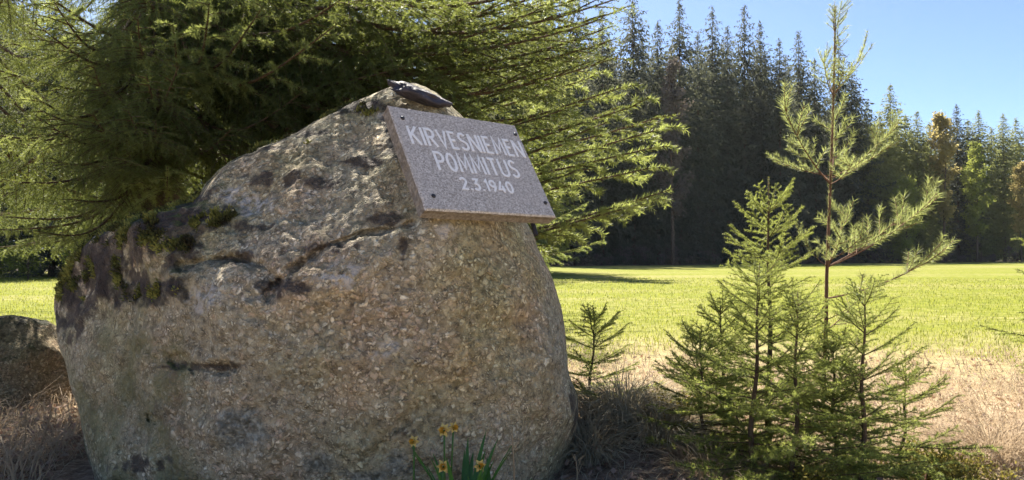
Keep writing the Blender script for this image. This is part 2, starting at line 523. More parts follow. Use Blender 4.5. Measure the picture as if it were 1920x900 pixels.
# ------------------------------------------------------------------ memorial boulder
YC, DF, DB = 3.78, 1.0, 0.95
outline = np.array([(175, 900), (152, 800), (150, 760), (126, 680), (106, 620), (99, 570), (110, 530), (132, 488), (190, 432), (268, 402), (358, 382), (374, 366), (386, 346), (420, 312),
                    (470, 288), (520, 268), (556, 252), (590, 228), (640, 204), (690, 180), (740, 163), (775, 158), (815, 180), (862, 215), (910, 265), (950, 330), (985, 405), (1008, 465),
                    (1040, 525), (1058, 590), (1064, 650), (1070, 700), (1086, 745), (1084, 795), (1066, 850), (1058, 900), (1030, 990), (940, 1060), (600, 1090), (300, 1060), (205, 980)], float)
ctr = np.array([590.0, 640.0])
NTH = 640
oa = np.arctan2(outline[:, 1] - ctr[1], outline[:, 0] - ctr[0])
orr = np.hypot(outline[:, 1] - ctr[1], outline[:, 0] - ctr[0])
o_ = np.argsort(oa)
oa, orr = oa[o_], orr[o_]
th = np.linspace(-math.pi, math.pi, NTH, endpoint=False)
RO = np.interp(th, np.r_[oa - 2 * math.pi, oa, oa + 2 * math.pi], np.r_[orr, orr, orr])
for _ in range(2):
    RO = 0.25 * np.roll(RO, 1) + 0.5 * RO + 0.25 * np.roll(RO, -1)
NF, NB = 230, 50
tt = np.linspace(0.004, 1, NF)
rf = np.sin(tt * math.pi / 2) ** 1.05
OX = ctr[0] + RO[None] * np.cos(th)[None] * rf[:, None]
OY = ctr[1] + RO[None] * np.sin(th)[None] * rf[:, None]
P_ = 2.7
prof = (1 - rf ** P_) ** (1 / P_)
RAY = ray(OX, OY)
depth = YC - DF * prof[:, None] + 0 * OX


def plane_depth(q, n):
    n = np.asarray(n, float); n = n / np.linalg.norm(n)
    dn = RAY @ n
    return np.where(dn < -0.03, ((np.asarray(q) - CAM) @ n) / np.minimum(dn, -0.03), -9)


def smax(a, b, k_=0.03):
    h = np.clip(0.5 + 0.5 * (a - b) / k_, 0, 1)
    return b + (a - b) * h + k_ * h * (1 - h)


depth = smax(depth, plane_depth(at(450, 505, 2.93), (-0.20, -0.70, 0.64)), 0.03)
depth = smax(depth, plane_depth(at(335, 660, 2.98), (-0.62, -0.78, 0.05)), 0.05)
depth = smax(depth, plane_depth(at(820, 640, 2.80), (0.42, -0.9, 0.12)), 0.06)
depth = smax(depth, plane_depth(PC - PN * PT, PN), 0.02)
depth = np.minimum(depth, YC - 0.0 * prof[:, None])
# cracks and ledges carved into the front


def polydist(pts):
    d = np.full(OX.shape, 1e9)
    for (x0, y0), (x1, y1) in zip(pts[:-1], pts[1:]):
        vx, vy = x1 - x0, y1 - y0
        t = np.clip(((OX - x0) * vx + (OY - y0) * vy) / (vx * vx + vy * vy), 0, 1)
        d = np.minimum(d, np.hypot(OX - x0 - t * vx, OY - y0 - t * vy))
    return d


wv = 13 * fbm(np.stack([OX / 34, OY / 34, 0 * OX], -1), 5, 31)
for pts, wd, dp in (([(505, 560), (530, 535), (575, 490), (620, 465), (700, 440), (770, 420)], 8, 0.06),
                    ([(340, 500), (395, 492), (440, 487), (500, 510), (530, 535)], 10, 0.07), ([(320, 672), (380, 690), (440, 690)], 10, 0.05),
                    ([(690, 850), (735, 800), (775, 765)], 8, 0.03),
                    ([(270, 785), (285, 790)], 7, 0.04), ([(755, 455), (752, 475)], 9, 0.04),
                    ([(260, 560), (330, 530), (420, 560), (520, 620)], 12, 0.018), ([(600, 300), (680, 330), (740, 390)], 10, 0.02),
                    ([(960, 520), (985, 600), (990, 690)], 9, 0.018)):
    depth = depth + dp * np.exp(-((polydist(pts) + wv) / wd) ** 2)
PF = CAM + RAY * depth[..., None]
tb = np.linspace(1, 0.0, NB + 1)[1:]
rb = np.sin(tb * math.pi / 2) ** 1.05
rb = np.maximum(rb, 0.004)
eq = at(ctr[0] + RO * np.cos(th), ctr[1] + RO * np.sin(th), np.full(NTH, YC))
ec = at(ctr[0], ctr[1], YC)
PBk = ec + (eq - ec)[None] * rb[:, None, None] + np.array([0, DB, 0]) * ((1 - rb ** P_) ** (1 / P_))[:, None, None]
PP = np.concatenate([PF, PBk], 0)
# weathering displacement, outward from the middle
dirv = PP - (ec + np.array([0, 0.1, -0.2]))
dirv /= np.linalg.norm(dirv, axis=2)[..., None]
rr = np.concatenate([rf, rb])
amp = (0.35 + 0.65 * np.clip((1 - rr) / 0.1, 0, 1))[:, None]
disp = (0.085 * fbm(PP * 2.2, 3, 11) + 0.034 * fbm(PP * 6.5, 3, 17) + 0.015 * fbm(PP * 21, 4, 23) + 0.008 * fbm(PP * 55, 2, 29) + 0.018 * (ridged(PP * 4.2, 4, 41) - 0.4))
PP = PP + dirv * (disp * amp)[..., None]
# keep the stone behind the plaque
rel = PP - PC
ua, vb, wn = rel @ PA, rel @ PB, rel @ PN
inside = smooth(0.06, 0.0, np.maximum(np.abs(ua) - PW / 2, np.abs(vb) - PH / 2)) * (wn > -0.6)
over = np.maximum(wn - (-PT + 0.004), 0) * inside
near_ = (PP[..., 1] < 3.9)
PP = PP - PN * (over * near_)[..., None]
BO = np.array([ec[0], YC, 0.0])
BO[2] = 0.75
NR = NF + NB
Vb = np.concatenate([(PP - BO).reshape(-1, 3), [PP[0].mean(0) - BO], [PP[-1].mean(0) - BO]])
i = np.arange(NR - 1)[:, None] * NTH
j = np.arange(NTH)[None]; j2 = (j + 1) % NTH
Q = np.stack([i + j, i + j2, i + NTH + j2, i + NTH + j], -1).reshape(-1, 4)
T = np.concatenate([np.stack([np.full(NTH, NR * NTH), np.arange(NTH), (np.arange(NTH) + 1) % NTH], -1)[:, [0, 2, 1]],
                    np.stack([np.full(NTH, NR * NTH + 1), (NR - 1) * NTH + np.arange(NTH), (NR - 1) * NTH + (np.arange(NTH) + 1) % NTH], -1)])
# orientation: make faces point outwards
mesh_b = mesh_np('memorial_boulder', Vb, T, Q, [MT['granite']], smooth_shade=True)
if sum((mesh_b.polygons[q].normal.dot(mesh_b.polygons[q].center)) for q in range(5000, 100000, 997)) < 0:
    mesh_b.flip_normals()
def blobs(lst, nscale, seed, soft=0.55, amp_=1.7):
    """patch mask on the stone from (pixel, pixel, radius, radius) spots, edges broken by noise"""
    m = np.zeros(OX.shape)
    for (bx, by, rx, ry) in lst:
        d = np.hypot((OX - bx) / rx, (OY - by) / ry)
        m = np.maximum(m, 1.35 - d)
    nz = fbm(PP[:NF] * nscale, 5, seed)
    m = smooth(0.45, 0.45 + soft, np.maximum(m, -1.3) + nz * amp_) * smooth(0.0, 0.4, m)
    return np.concatenate([m, np.zeros((NB, NTH))], 0).ravel()


def attr(name, arr):
    a_ = mesh_b.attributes.new(name, 'FLOAT', 'POINT')
    a_.data.foreach_set('value', np.r_[arr, 0, 0].astype(np.float32))


attr('stain_shade', blobs([(430, 490, 60, 14), (530, 545, 50, 18), (600, 470, 70, 10), (290, 425, 150, 75), (190, 490, 110, 90), (340, 400, 80, 50), (290, 545, 60, 16), (140, 590, 30, 60), (380, 685, 80, 10), (360, 380, 40, 20),
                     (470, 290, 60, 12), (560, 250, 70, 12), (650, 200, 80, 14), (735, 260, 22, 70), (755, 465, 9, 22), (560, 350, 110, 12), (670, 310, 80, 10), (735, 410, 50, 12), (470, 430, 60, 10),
                     (735, 805, 50, 7), (1075, 770, 18, 60), (250, 870, 60, 20)], 17, 91, 0.35))  # dark stains, plus shade in the cracks and beside the plaque painted as colour
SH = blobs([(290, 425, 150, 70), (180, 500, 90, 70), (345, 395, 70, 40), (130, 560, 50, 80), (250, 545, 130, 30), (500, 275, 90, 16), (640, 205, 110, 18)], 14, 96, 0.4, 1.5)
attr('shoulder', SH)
attr('pale', blobs([(470, 385, 70, 26), (285, 512, 40, 16), (330, 430, 20, 18), (700, 210, 40, 20), (380, 560, 50, 30), (800, 430, 60, 22), (640, 520, 60, 40), (700, 650, 60, 40)], 9, 92, 0.9))  # whitish lichen spots, with sun dapples on the upper slope put into the colour
attr('algae', blobs([(180, 740, 230, 330), (260, 900, 260, 150)], 6, 93, 1.3, 1.5))
attr('ochre', blobs([(900, 500, 130, 130), (620, 560, 100, 80), (780, 700, 160, 120), (980, 700, 70, 160)], 4, 94, 1.0))
attr('greylichen', blobs([(765, 875, 75, 42), (690, 890, 50, 20), (450, 830, 90, 60), (600, 880, 80, 40)], 7, 95, 0.8))
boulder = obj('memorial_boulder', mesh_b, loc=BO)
tag(boulder, 'huge lichened granite boulder carrying the inscribed stone plaque', 'boulder')
BPTS = PP


def front_hit(px, py):
    """nearest boulder vertex along a pixel"""
    q = PF_cache
    d = (OX - px) ** 2 + (OY - py) ** 2
    ij = np.unravel_index(np.argmin(d), d.shape)
    return BPTS[ij]


PF_cache = None

# moss cushions: small tufts standing on the upper left shoulder
g = Geo()
pts = BPTS[:NF].reshape(-1, 3)
pxs, pys = OX.ravel(), OY.ravel()
mm = fbm(pts * 9.0, 4, 77)
shm = SH[:NF * NTH]
reg = (shm > 0.5) & (mm > 0.10) & (pys < 560)
idx = np.where(reg)[0]
idx = rng.choice(idx, min(len(idx), 3600), replace=False)
base = np.repeat(pts[idx], 7, 0) + rng.normal(size=(len(idx) * 7, 3)) * 0.007
dv = pts[idx] - np.array([ec[0], YC, 0.6]); dv /= np.linalg.norm(dv, axis=1)[:, None]
dd = np.repeat(dv, 7, 0) + rng.normal(size=(len(base), 3)) * 0.6 + np.array([0, 0, 0.5])
g.blades(base - BO - np.repeat(dv, 7, 0) * 0.004, dd, rng.uniform(0.010, 0.024, len(base)), 0.007, mat=0)
k = M_('dark_moss')
c = k.ramp(k.noise(k.coord(), 9, 4), [(0.36, (0.035, 0.03, 0.018)), (0.48, (0.08, 0.085, 0.025)), (0.60, (0.26, 0.25, 0.065))])
MT['moss'] = k.base(c, 0.9, 0.1)
tag(obj('moss', g.mesh('moss', [MT['moss']]), boulder), 'dark green moss cushions on the sloping shoulder', kind='stuff')

# ------------------------------------------------------------------ plaque
plq = empty('stone_plaque', PC - PN * PT / 2)
plq.rotation_euler = Matrix((PA, PB, PN)).transposed().to_euler()
tag(plq, 'slanted grey granite plaque with white lettering fixed to the boulder', 'plaque')


def rough_slab(w, h, t, ch=0.006):
    """slab with chamfered, slightly chipped rim; local z is the front"""
    nx, ny = 44, 34
    per = []
    for a in range(nx): per.append((-w / 2 + w * a / nx, -h / 2))
    for a in range(ny): per.append((w / 2, -h / 2 + h * a / ny))
    for a in range(nx): per.append((w / 2 - w * a / nx, h / 2))
    for a in range(ny): per.append((-w / 2, h / 2 - h * a / ny))
    per = np.array(per)
    n = len(per)
    jit = np.array([random.uniform(0, 0.0025) for _ in range(n)])[:, None]
    u = per / np.array([w / 2, h / 2])
    nrm = np.sign(u) * (np.abs(u) > 0.999)
    rings = [np.c_[per - nrm * (ch + jit), np.full(n, t / 2)], np.c_[per - nrm * jit, np.full(n, t / 2 - ch)], np.c_[per - nrm * (0.003 + jit * 1.5), np.full(n, 0.0)], np.c_[per - nrm * (0.002 + jit), np.full(n, -t / 2)]]
    V = np.concatenate(rings + [np.array([[0, 0, t / 2]]), np.array([[0, 0, -t / 2]])])
    Q, T = [], []
    for r_ in range(3):
        for a in range(n):
            b = (a + 1) % n
            Q.append((r_ * n + b, r_ * n + a, (r_ + 1) * n + a, (r_ + 1) * n + b))
    for a in range(n):
        b = (a + 1) % n
        T.append((4 * n, a, b)); T.append((4 * n + 1, 3 * n + b, 3 * n + a))
    tm = [0 if q % 2 == 0 else 1 for q in range(len(T))]
    qm = [0] * n + [1] * (2 * n)
    return mesh_np('slab', V, T, Q, [MT['plaque'], MT['plaque_edge']], tm, qm)


obj('slab', rough_slab(PW, PH, PT), plq)


def arc(cx, cy, rx, ry, a0, a1, n=9):
    return [(cx + rx * math.cos(math.radians(a0 + (a1 - a0) * q / n)), cy + ry * math.sin(math.radians(a0 + (a1 - a0) * q / n))) for q in range(n + 1)]


GL = {  # condensed capitals: (advance width, strokes) in units of the cap height
    'K': (0.50, [[(0, 0), (0, 1)], [(0.44, 1), (0.03, 0.47)], [(0.13, 0.58), (0.48, 0)]]),
    'I': (0.02, [[(0, 0), (0, 1)]]),
    'R': (0.46, [[(0, 0), (0, 0.97), (0.22, 0.97)] + arc(0.24, 0.74, 0.18, 0.23, 80, -80) + [(0.04, 0.5)], [(0.2, 0.5), (0.46, 0)]]),
    'V': (0.48, [[(0, 1), (0.24, 0.02), (0.48, 1)]]),
    'E': (0.36, [[(0.36, 0.96), (0, 0.96), (0, 0.04), (0.36, 0.04)], [(0.06, 0.51), (0.30, 0.51)]]),
    'S': (0.42, [arc(0.21, 0.75, 0.19, 0.22, 25, 235, 10) + arc(0.21, 0.27, 0.21, 0.23, 60, -155, 11)]),
    'N': (0.50, [[(0, 0), (0, 1)], [(0.02, 0.97), (0.48, 0.03)], [(0.5, 0), (0.5, 1)]]),
    'M': (0.60, [[(0, 0), (0.06, 1), (0.30, 0.25), (0.54, 1), (0.60, 0)]]),
    'P': (0.42, [[(0, 0), (0, 0.97), (0.22, 0.97)] + arc(0.23, 0.72, 0.19, 0.25, 80, -80) + [(0.04, 0.46)]]),
    'O': (0.44, [arc(0.22, 0.5, 0.22, 0.47, 90, 449, 22)]),
    'T': (0.44, [[(0, 0.96), (0.44, 0.96)], [(0.22, 0.92), (0.22, 0)]]),
    'U': (0.46, [[(0, 1), (0, 0.25)] + arc(0.23, 0.25, 0.23, 0.22, 190, 350, 9) + [(0.46, 0.3), (0.46, 1)]]),
    '2': (0.42, [arc(0.21, 0.72, 0.2, 0.25, 165, -35, 9) + [(0.02, 0.05), (0.42, 0.05)]]),
    '3': (0.42, [[(0.03, 0.95), (0.40, 0.95), (0.18, 0.58)] + arc(0.19, 0.31, 0.21, 0.27, 80, -150, 10)]),
    '1': (0.16, [[(0, 0.78), (0.16, 0.97), (0.16, 0)]]),
    '9': (0.42, [arc(0.21, 0.70, 0.2, 0.26, -20, 335, 16) + [(0.38, 0.4), (0.18, 0.0)]]),
    '4': (0.46, [[(0.46, 0.26), (0, 0.26), (0.30, 0.98)], [(0.34, 0.6), (0.34, 0)]]),
    '0': (0.42, [arc(0.21, 0.5, 0.21, 0.46, 90, 449, 20)]),
    '.': (0.06, [[(0.03, 0.0), (0.03, 0.13)]]),
}


def ribbon(pts, hw, z0, z1):
    pts = np.array(pts, float)
    d = np.diff(pts, axis=0); d /= np.linalg.norm(d, axis=1)[:, None]
    nrm = np.c_[-d[:, 1], d[:, 0]]
    L_, R_ = [], []
    for a in range(len(pts)):
        if a == 0: o = nrm[0]
        elif a == len(pts) - 1: o = nrm[-1]
        else:
            o = nrm[a - 1] + nrm[a]
            o /= np.linalg.norm(o)
            o = o / max(0.45, o @ nrm[a])
        L_.append(pts[a] + o * hw); R_.append(pts[a] - o * hw)
    n = len(pts)
    V = np.array([(x, y, z1) for x, y in L_] + [(x, y, z1) for x, y in R_] + [(x, y, z0) for x, y in L_] + [(x, y, z0) for x, y in R_])
    Q = []
    for a in range(n - 1):
        Q += [(a, n + a, n + a + 1, a + 1), (a, a + 1, 2 * n + a + 1, 2 * n + a), (n + a + 1, n + a, 3 * n + a, 3 * n + a + 1)]
    Q += [(0, 2 * n, 3 * n, n), (n - 1, 2 * n - 1, 4 * n - 1, 3 * n - 1)]
    return V, Q


def letter_line(text, u0, u1, v0, cap, hw, slant=0.0):
    gap = 0.22
    tot = sum(GL[ch][0] for ch in text) + gap * (len(text) - 1)
    sx = (u1 - u0) / tot
    x = 0
    for ch in text:
        w, strokes = GL[ch]
        g = Geo()
        for q, st in enumerate(strokes):
            p = [((X - w / 2) * sx, Y * cap) for X, Y in st]
            V, Qd = ribbon(p, hw, -0.001, 0.0014 + 0.0003 * q)
            g.add(V, None, Qd, 0)
        obj('letter', g.mesh('letter', [MT['letter']]), plq, loc=(u0 + (x + w / 2) * sx, v0, PT / 2))
        x += w + gap


letter_line('KIRVESNIEMEN', -0.276, 0.300, 0.062, 0.092, 0.0058)
letter_line('POMMITUS', -0.194, 0.218, -0.058, 0.092, 0.0058)
letter_line('2.3.1940', -0.115, 0.145, -0.145, 0.058, 0.0050)


def dome(r, h, n=10):
    V = [(r * math.cos(a * 2 * math.pi / n), r * math.sin(a * 2 * math.pi / n), 0) for a in range(n)]
    V += [(0.92 * r * math.cos(a * 2 * math.pi / n), 0.92 * r * math.sin(a * 2 * math.pi / n), h * 0.6) for a in range(n)]
    V += [(0.5 * r * math.cos(a * 2 * math.pi / n), 0.5 * r * math.sin(a * 2 * math.pi / n), h) for a in range(n)]
    Q = [(r_ * n + a, r_ * n + (a + 1) % n, (r_ + 1) * n + (a + 1) % n, (r_ + 1) * n + a) for r_ in range(2) for a in range(n)]
    V.append((0, 0, h)); T = [(2 * n + a, 2 * n + (a + 1) % n, 3 * n) for a in range(n)]
    return mesh_np('bolt', V, T, Q, [MT['iron']], smooth_shade=True)


bm_ = dome(0.0095, 0.008)
for (u, v) in ((-0.283, 0.192), (0.303, 0.194), (-0.272, -0.19), (0.298, -0.184)):
    obj('bolt', bm_, plq, loc=(u, v, PT / 2 - 0.001))
g = Geo()
g.tube([(0.245, -0.20, -PT / 2 - 0.012), (0.245, -PH / 2 - 0.005, -PT / 2 - 0.01), (0.238, -PH / 2 - 0.05, -PT / 2 - 0.012)], 0.010, 8)
obj('support_pin', g.mesh('support_pin', [MT['iron']]), plq)


def pebble(name, size, mat, seed, loc, rot=(0, 0, 0), n=48, flat=0.6, rough=0.16, pw=2.6):
    u = np.linspace(0, 2 * math.pi, n, endpoint=False)
    v = np.linspace(0.02, math.pi - 0.02, n // 2)
    d = np.stack([np.sin(v)[:, None] * np.cos(u), np.sin(v)[:, None] * np.sin(u), np.cos(v)[:, None] + 0 * u], -1)
    q = np.sign(d) * np.abs(d) ** flat
    q = q / np.maximum(1e-6, (np.abs(q) ** pw).sum(-1) ** (1 / pw))[..., None]
    q = q * (1 + rough * fbm(d * 1.6 + seed * 3.1, 4, seed) * 2 + 0.03 * fbm(d * 9, 3, seed + 5))[..., None]
    V = (q * np.array(size)).reshape(-1, 3)
    m = len(v)
    i = np.arange(m - 1)[:, None] * n; j = np.arange(n)[None]; j2 = (j + 1) % n
    Q = np.stack([i + j, i + n + j, i + n + j2, i + j2], -1).reshape(-1, 4)
    V = np.concatenate([V, [V[:n].mean(0)], [V[-n:].mean(0)]])
    a = np.arange(n); b = (a + 1) % n
    T = np.concatenate([np.stack([np.full(n, m * n), a, b], -1), np.stack([np.full(n, m * n + 1), (m - 1) * n + b, (m - 1) * n + a], -1)])
    return obj(name, mesh_np(name, V, T, Q, [mat], smooth_shade=True), loc=loc, rot=rot)


# dark flat stone lodged on the crest above the plaque
cap = pebble('cap_stone', (0.135, 0.12, 0.034), MT['slate'], 6, tuple(at(786, 178, 3.42)), (0.30, 0.26, 0.4), flat=0.7, rough=0.22)
tag(cap, 'small dark flat stone lodged on top of the boulder above the plaque', 'stone')

# smaller mossy boulder behind on the left
sb = at(5, 700, 5.4)
small = pebble('mossy_boulder', (0.52, 0.46, 0.50), MT['granite_small'], 8, (sb[0] + 0.0, 5.4, 0.12), (0.1, 0.15, 0.3), n=110, flat=1.0, rough=0.11, pw=1.9)
tag(small, 'low rounded mossy boulder on the leaf litter beside the huge boulder', 'boulder')

# ------------------------------------------------------------------ near spruces
def curve_pts(p0, d, length, n, bend):
    """a bending shoot; bend is added to the direction along the way"""
    d = np.asarray(d, float); d = d / np.linalg.norm(d)
    p = [np.asarray(p0, float)]
    for q in range(n):
        d = d + np.asarray(bend) / n; d = d / np.linalg.norm(d)
        p.append(p[-1] + d * length / n)
    return np.array(p)


def needle_shoot(g, pts, dens, nl, nw, up=0.35, start=0.0, spread=0.85, mat=1):
    seg = np.diff(pts, axis=0); sl = np.linalg.norm(seg, axis=1); L = sl.sum()
    n = max(4, int(L * (1 - start) * dens))
    t = start + (1 - start) * rng.uniform(0, 1, n)
    cum = np.r_[0, np.cumsum(sl)] / L
    k_ = np.clip(np.searchsorted(cum, t, side='right') - 1, 0, len(seg) - 1)
    fr = (t - cum[k_]) / np.maximum(cum[k_ + 1] - cum[k_], 1e-6)
    b = pts[k_] + seg[k_] * fr[:, None]
    ax = seg[k_] / sl[k_][:, None]
    r = rng.normal(size=(n, 3)); r -= ax * (r * ax).sum(1)[:, None]; r /= np.linalg.norm(r, axis=1)[:, None]
    d = ax * 0.55 + r * spread + np.array([0, 0, up]) * rng.uniform(0, 1, n)[:, None]
    g.needles(b, d, rng.uniform(0.75, 1.15, n) * nl, np.full(n, nw), mat)


def spruce_branch_mesh(seed, L=3.0, mat='needle', dens=360, hang=1.0, nl=0.020, nw=0.0036, gap=1.0):
    """old drooping bough with hanging side sprays, along +X"""
    r = random.Random(seed)
    g = Geo()
    N = 26
    s = np.linspace(0, 1, N + 1)
    wob = np.array([0.05 * math.sin(3 * q + seed) for q in s])
    axis = np.stack([L * s, 0.10 * L * wob * 4 * s, -0.19 * L * np.sin(math.pi * s ** 1.1) * 0.9 + 0.015 * L * s ** 3 + 0.012 * L * np.sin(9 * s + seed)], -1)
    g.tube(axis, 0.021 * (1 - s) ** 0.8 + 0.003, 6, 0)
    needle_shoot(g, axis[N // 2:], dens, nl, nw, 0.3)
    x = 0.10
    side = 1
    while x < 0.995:
        f = x * N; k_ = min(N - 1, int(f)); p = axis[k_] + (axis[k_ + 1] - axis[k_]) * (f - k_)
        ax = axis[k_ + 1] - axis[k_]; ax /= np.linalg.norm(ax)
        ln = (0.13 + 0.80 * (1 - x) ** 0.75 * min(1, 0.45 + 1.6 * x)) * r.uniform(0.6, 1.15)
        fw = r.uniform(0.6, 1.0) + 0.3 * x
        d = ax * fw + np.array([0, side * r.uniform(0.55, 1.0), 0]) + np.array([0, 0, r.uniform(-0.55, 0.1) * (1.1 - x)])
        bend = np.array([0.15, 0, -(0.25 + hang * (1 - x)) * r.uniform(0.5, 1.2)])
        n2 = max(3, int(ln / 0.07))
        sp = curve_pts(p, d, ln, n2, bend)
        ss = np.linspace(0, 1, len(sp))
        g.tube(sp, 0.0045 * (1 - ss) + 0.0012, 3, 0)
        needle_shoot(g, sp, dens, nl, nw, 0.3)
        y = 0.05
        sd = 1
        while y < ln * 0.96:
            fy = y / ln * n2; ky = min(n2 - 1, int(fy)); p2 = sp[ky] + (sp[ky + 1] - sp[ky]) * (fy - ky)
            a2 = sp[ky + 1] - sp[ky]; a2 /= np.linalg.norm(a2)
            lat = np.cross(a2, [0, 0, 1]); lat /= np.linalg.norm(lat) + 1e-6
            l2 = (0.05 + 0.22 * (1 - y / ln) * min(1, ln / 0.5)) * r.uniform(0.55, 1.2)
            d2 = a2 * 0.8 + lat * sd * r.uniform(0.5, 0.9) + np.array([0, 0, -0.25 * r.random()])
            s2 = curve_pts(p2, d2, l2, 2, (0, 0, -0.35 * hang * 2 * r.random()))
            needle_shoot(g, s2, dens * 1.1, nl, nw, 0.25)
            y += r.uniform(0.035, 0.06) * gap; sd = -sd
        x += r.uniform(0.045, 0.075) / L * 1.35 * gap
        side = -side
    return g.mesh('spruce_branch', [MT['twig'], MT[mat]])


def dead_branch_mesh(seed, L=1.2):
    r = random.Random(seed); g = Geo()
    p = curve_pts((0, 0, 0), (1, 0, -0.1), L, 9, (0, r.uniform(-.3, .3), -0.5))
    g.tube(p, np.linspace(0.008, 0.0015, 10), 4, 0)
    for q in range(8):
        k_ = r.randint(2, 8)
        c_ = curve_pts(p[k_], (0.7, r.choice((-1, 1)) * r.uniform(.5, 1), r.uniform(-.6, .1)), L * r.uniform(.12, .35), 4, (0, 0, -0.4))
        g.tube(c_, np.linspace(0.003, 0.0008, 5), 3, 0)
    return g.mesh('dead_branch', [MT['twig']])


BR = [spruce_branch_mesh(s) for s in (1, 2, 3, 4)]
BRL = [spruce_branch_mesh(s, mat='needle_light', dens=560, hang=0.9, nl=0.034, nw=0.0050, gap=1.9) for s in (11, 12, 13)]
DEAD = [dead_branch_mesh(s) for s in (21, 22)]


def trunk_mesh(name, H, r0, mat, seed, lean=(0, 0), sides=14, r1=0.012, flare=0.35):
    g = Geo(); n = 28
    s = np.linspace(0, 1, n)
    wob = np.stack([0.02 * r0 * 10 * np.sin(3.1 * s + seed) * s + lean[0] * s, 0.02 * r0 * 10 * np.sin(2.3 * s + 2 * seed) * s + lean[1] * s, H * s - 0.08], -1)
    rad = r0 * (1 - s) ** 0.9 + r1 + r0 * flare * np.exp(-s * H / 0.25)
    g.tube(wob, rad, sides, 0)
    return g.mesh(name, [mat], True)


def place_branch(meshes, root, p0, p1, roll=0.0, name='branch', L=3.0):
    """p0, p1 world points; root at root.location unrotated"""
    p0 = Vector(p0); p1 = Vector(p1)
    d = p1 - p0; ln = d.length
    x = d.normalized()
    y = Vector((0, 0, 1)).cross(x)
    if y.length < 0.05: y = Vector((0, 1, 0))
    y.normalize(); z = x.cross(y)
    m = Matrix((x, y, z)).transposed()
    m = m @ Matrix.Rotation(roll, 3, 'X')
    me = random.choice(meshes)
    sc = ln / L
    o = obj(name, me, root, loc=p0 - root.location, rot=m.to_euler(), scale=(sc, sc ** 0.6 * random.choice((-1, 1)) if sc > 0 else 1, sc ** 0.6))
    o.scale[1] = abs(o.scale[1])
    return o


def big_spruce(base, H, r0, z_low, reach, meshes, n, seed, avoid=None):
    r = random.Random(seed)
    root = empty('spruce_tree', base)
    obj('trunk', trunk_mesh('trunk', H, r0, MT['bark'], seed), root)
    a = r.random() * 6
    for q in range(n):
        f = q / n
        z = z_low + (H - z_low - 0.4) * f ** 1.25
        a += 2.4 + r.uniform(-0.4, 0.4)
        ln = reach * (1 - (z - z_low) / (H - z_low + 0.5)) ** 0.8 * r.uniform(0.75, 1.1) + 0.25
        p0 = Vector(base) + Vector((0, 0, z))
        drop = r.uniform(-0.42, -0.12) if f < 0.6 else r.uniform(-0.2, 0.2)
        p1 = p0 + Vector((math.cos(a) * ln, math.sin(a) * ln, drop * ln))
        if avoid and avoid(p0, p1): continue
        place_branch(meshes, root, p0, p1, r.uniform(-0.25, 0.25))
    return root


# the old spruce behind the boulder: its boughs hang over it
TB = at(300, 480, 5.5); TB = (float(TB[0]), 5.5, float(ground_z(TB[0], 5.5)))


def over_rock(p0, p1):
    # this tree's low boughs towards the viewer are set one by one below
    return p0[2] < 4.2 and p1[1] < 5.6


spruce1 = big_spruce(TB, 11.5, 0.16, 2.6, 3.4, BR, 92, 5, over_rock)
tag(spruce1, 'old spruce behind the huge boulder with long boughs drooping over it', 'tree')
boughs = [(1242, 264, 4.55, 2.75, 1), (1248, 378, 4.45, 2.35, 1), (1165, 178, 4.75, 2.75, 1), (1215, 330, 4.7, 2.5, 1), (1165, 30, 4.8, 3.35, 0), (1090, -70, 4.6, 3.7, 0), (1120, 100, 5.0, 3.1, 0),
          (985, 165, 4.9, 2.95, 0), (900, 130, 4.6, 2.8, 0), (1010, 30, 4.4, 3.3, 0), (870, 190, 4.75, 2.6, 0), (760, 60, 4.3, 2.9, 0), (700, -40, 4.1, 3.2, 0), (880, -60, 4.3, 3.5, 0),
          (1100, 430, 4.6, 2.1, 0), (560, 180, 4.5, 2.5, 0), (450, 240, 4.35, 2.4, 0), (380, 300, 4.45, 2.2, 0), (300, 330, 4.2, 2.3, 0), (230, 300, 4.1, 2.5, 0),
          (150, 380, 4.3, 2.2, 0), (60, 440, 4.5, 2.0, 0), (-20, 330, 4.3, 2.3, 0), (60, 230, 4.0, 2.6, 0), (180, 130, 3.9, 2.9, 0), (-40, 120, 4.0, 2.9, 0), (330, 60, 3.8, 3.1, 0),
          (480, 30, 3.9, 3.1, 0), (620, 60, 4.0, 3.0, 0), (90, 20, 3.7, 3.3, 0), (250, -60, 3.6, 3.6, 0), (430, -120, 3.6, 3.8, 0), (600, -110, 3.7, 3.8, 0), (800, -150, 3.9, 4.0, 0),
          (-80, 440, 4.9, 2.1, 1), (20, 470, 5.6, 2.1, 1), (180, 440, 5.0, 2.0, 0), (120, 330, 4.9, 2.4, 1), (-150, 250, 4.6, 2.7, 0)]
extra = []
for (px, py, Y, z0, lt) in boughs:
    if px < 340 and random.random() < 0.65:
        extra.append((px + random.uniform(-60, 60), py + random.uniform(-50, 25), Y + random.uniform(-0.2, 0.5), z0 + random.uniform(-0.1, 0.35), 1 if random.random() < 0.3 else 0))
extra += [(1150, -60, 4.3, 3.9, 0), (1165, 5, 4.4, 3.7, 0), (1120, 50, 4.3, 3.5, 0), (1175, -90, 4.6, 4.1, 0), (1140, 90, 4.5, 3.3, 0), (60, 60, 3.8, 3.2, 0), (160, 220, 3.9, 2.7, 0), (20, 180, 3.9, 2.9, 0), (110, 300, 4.1, 2.5, 0)]
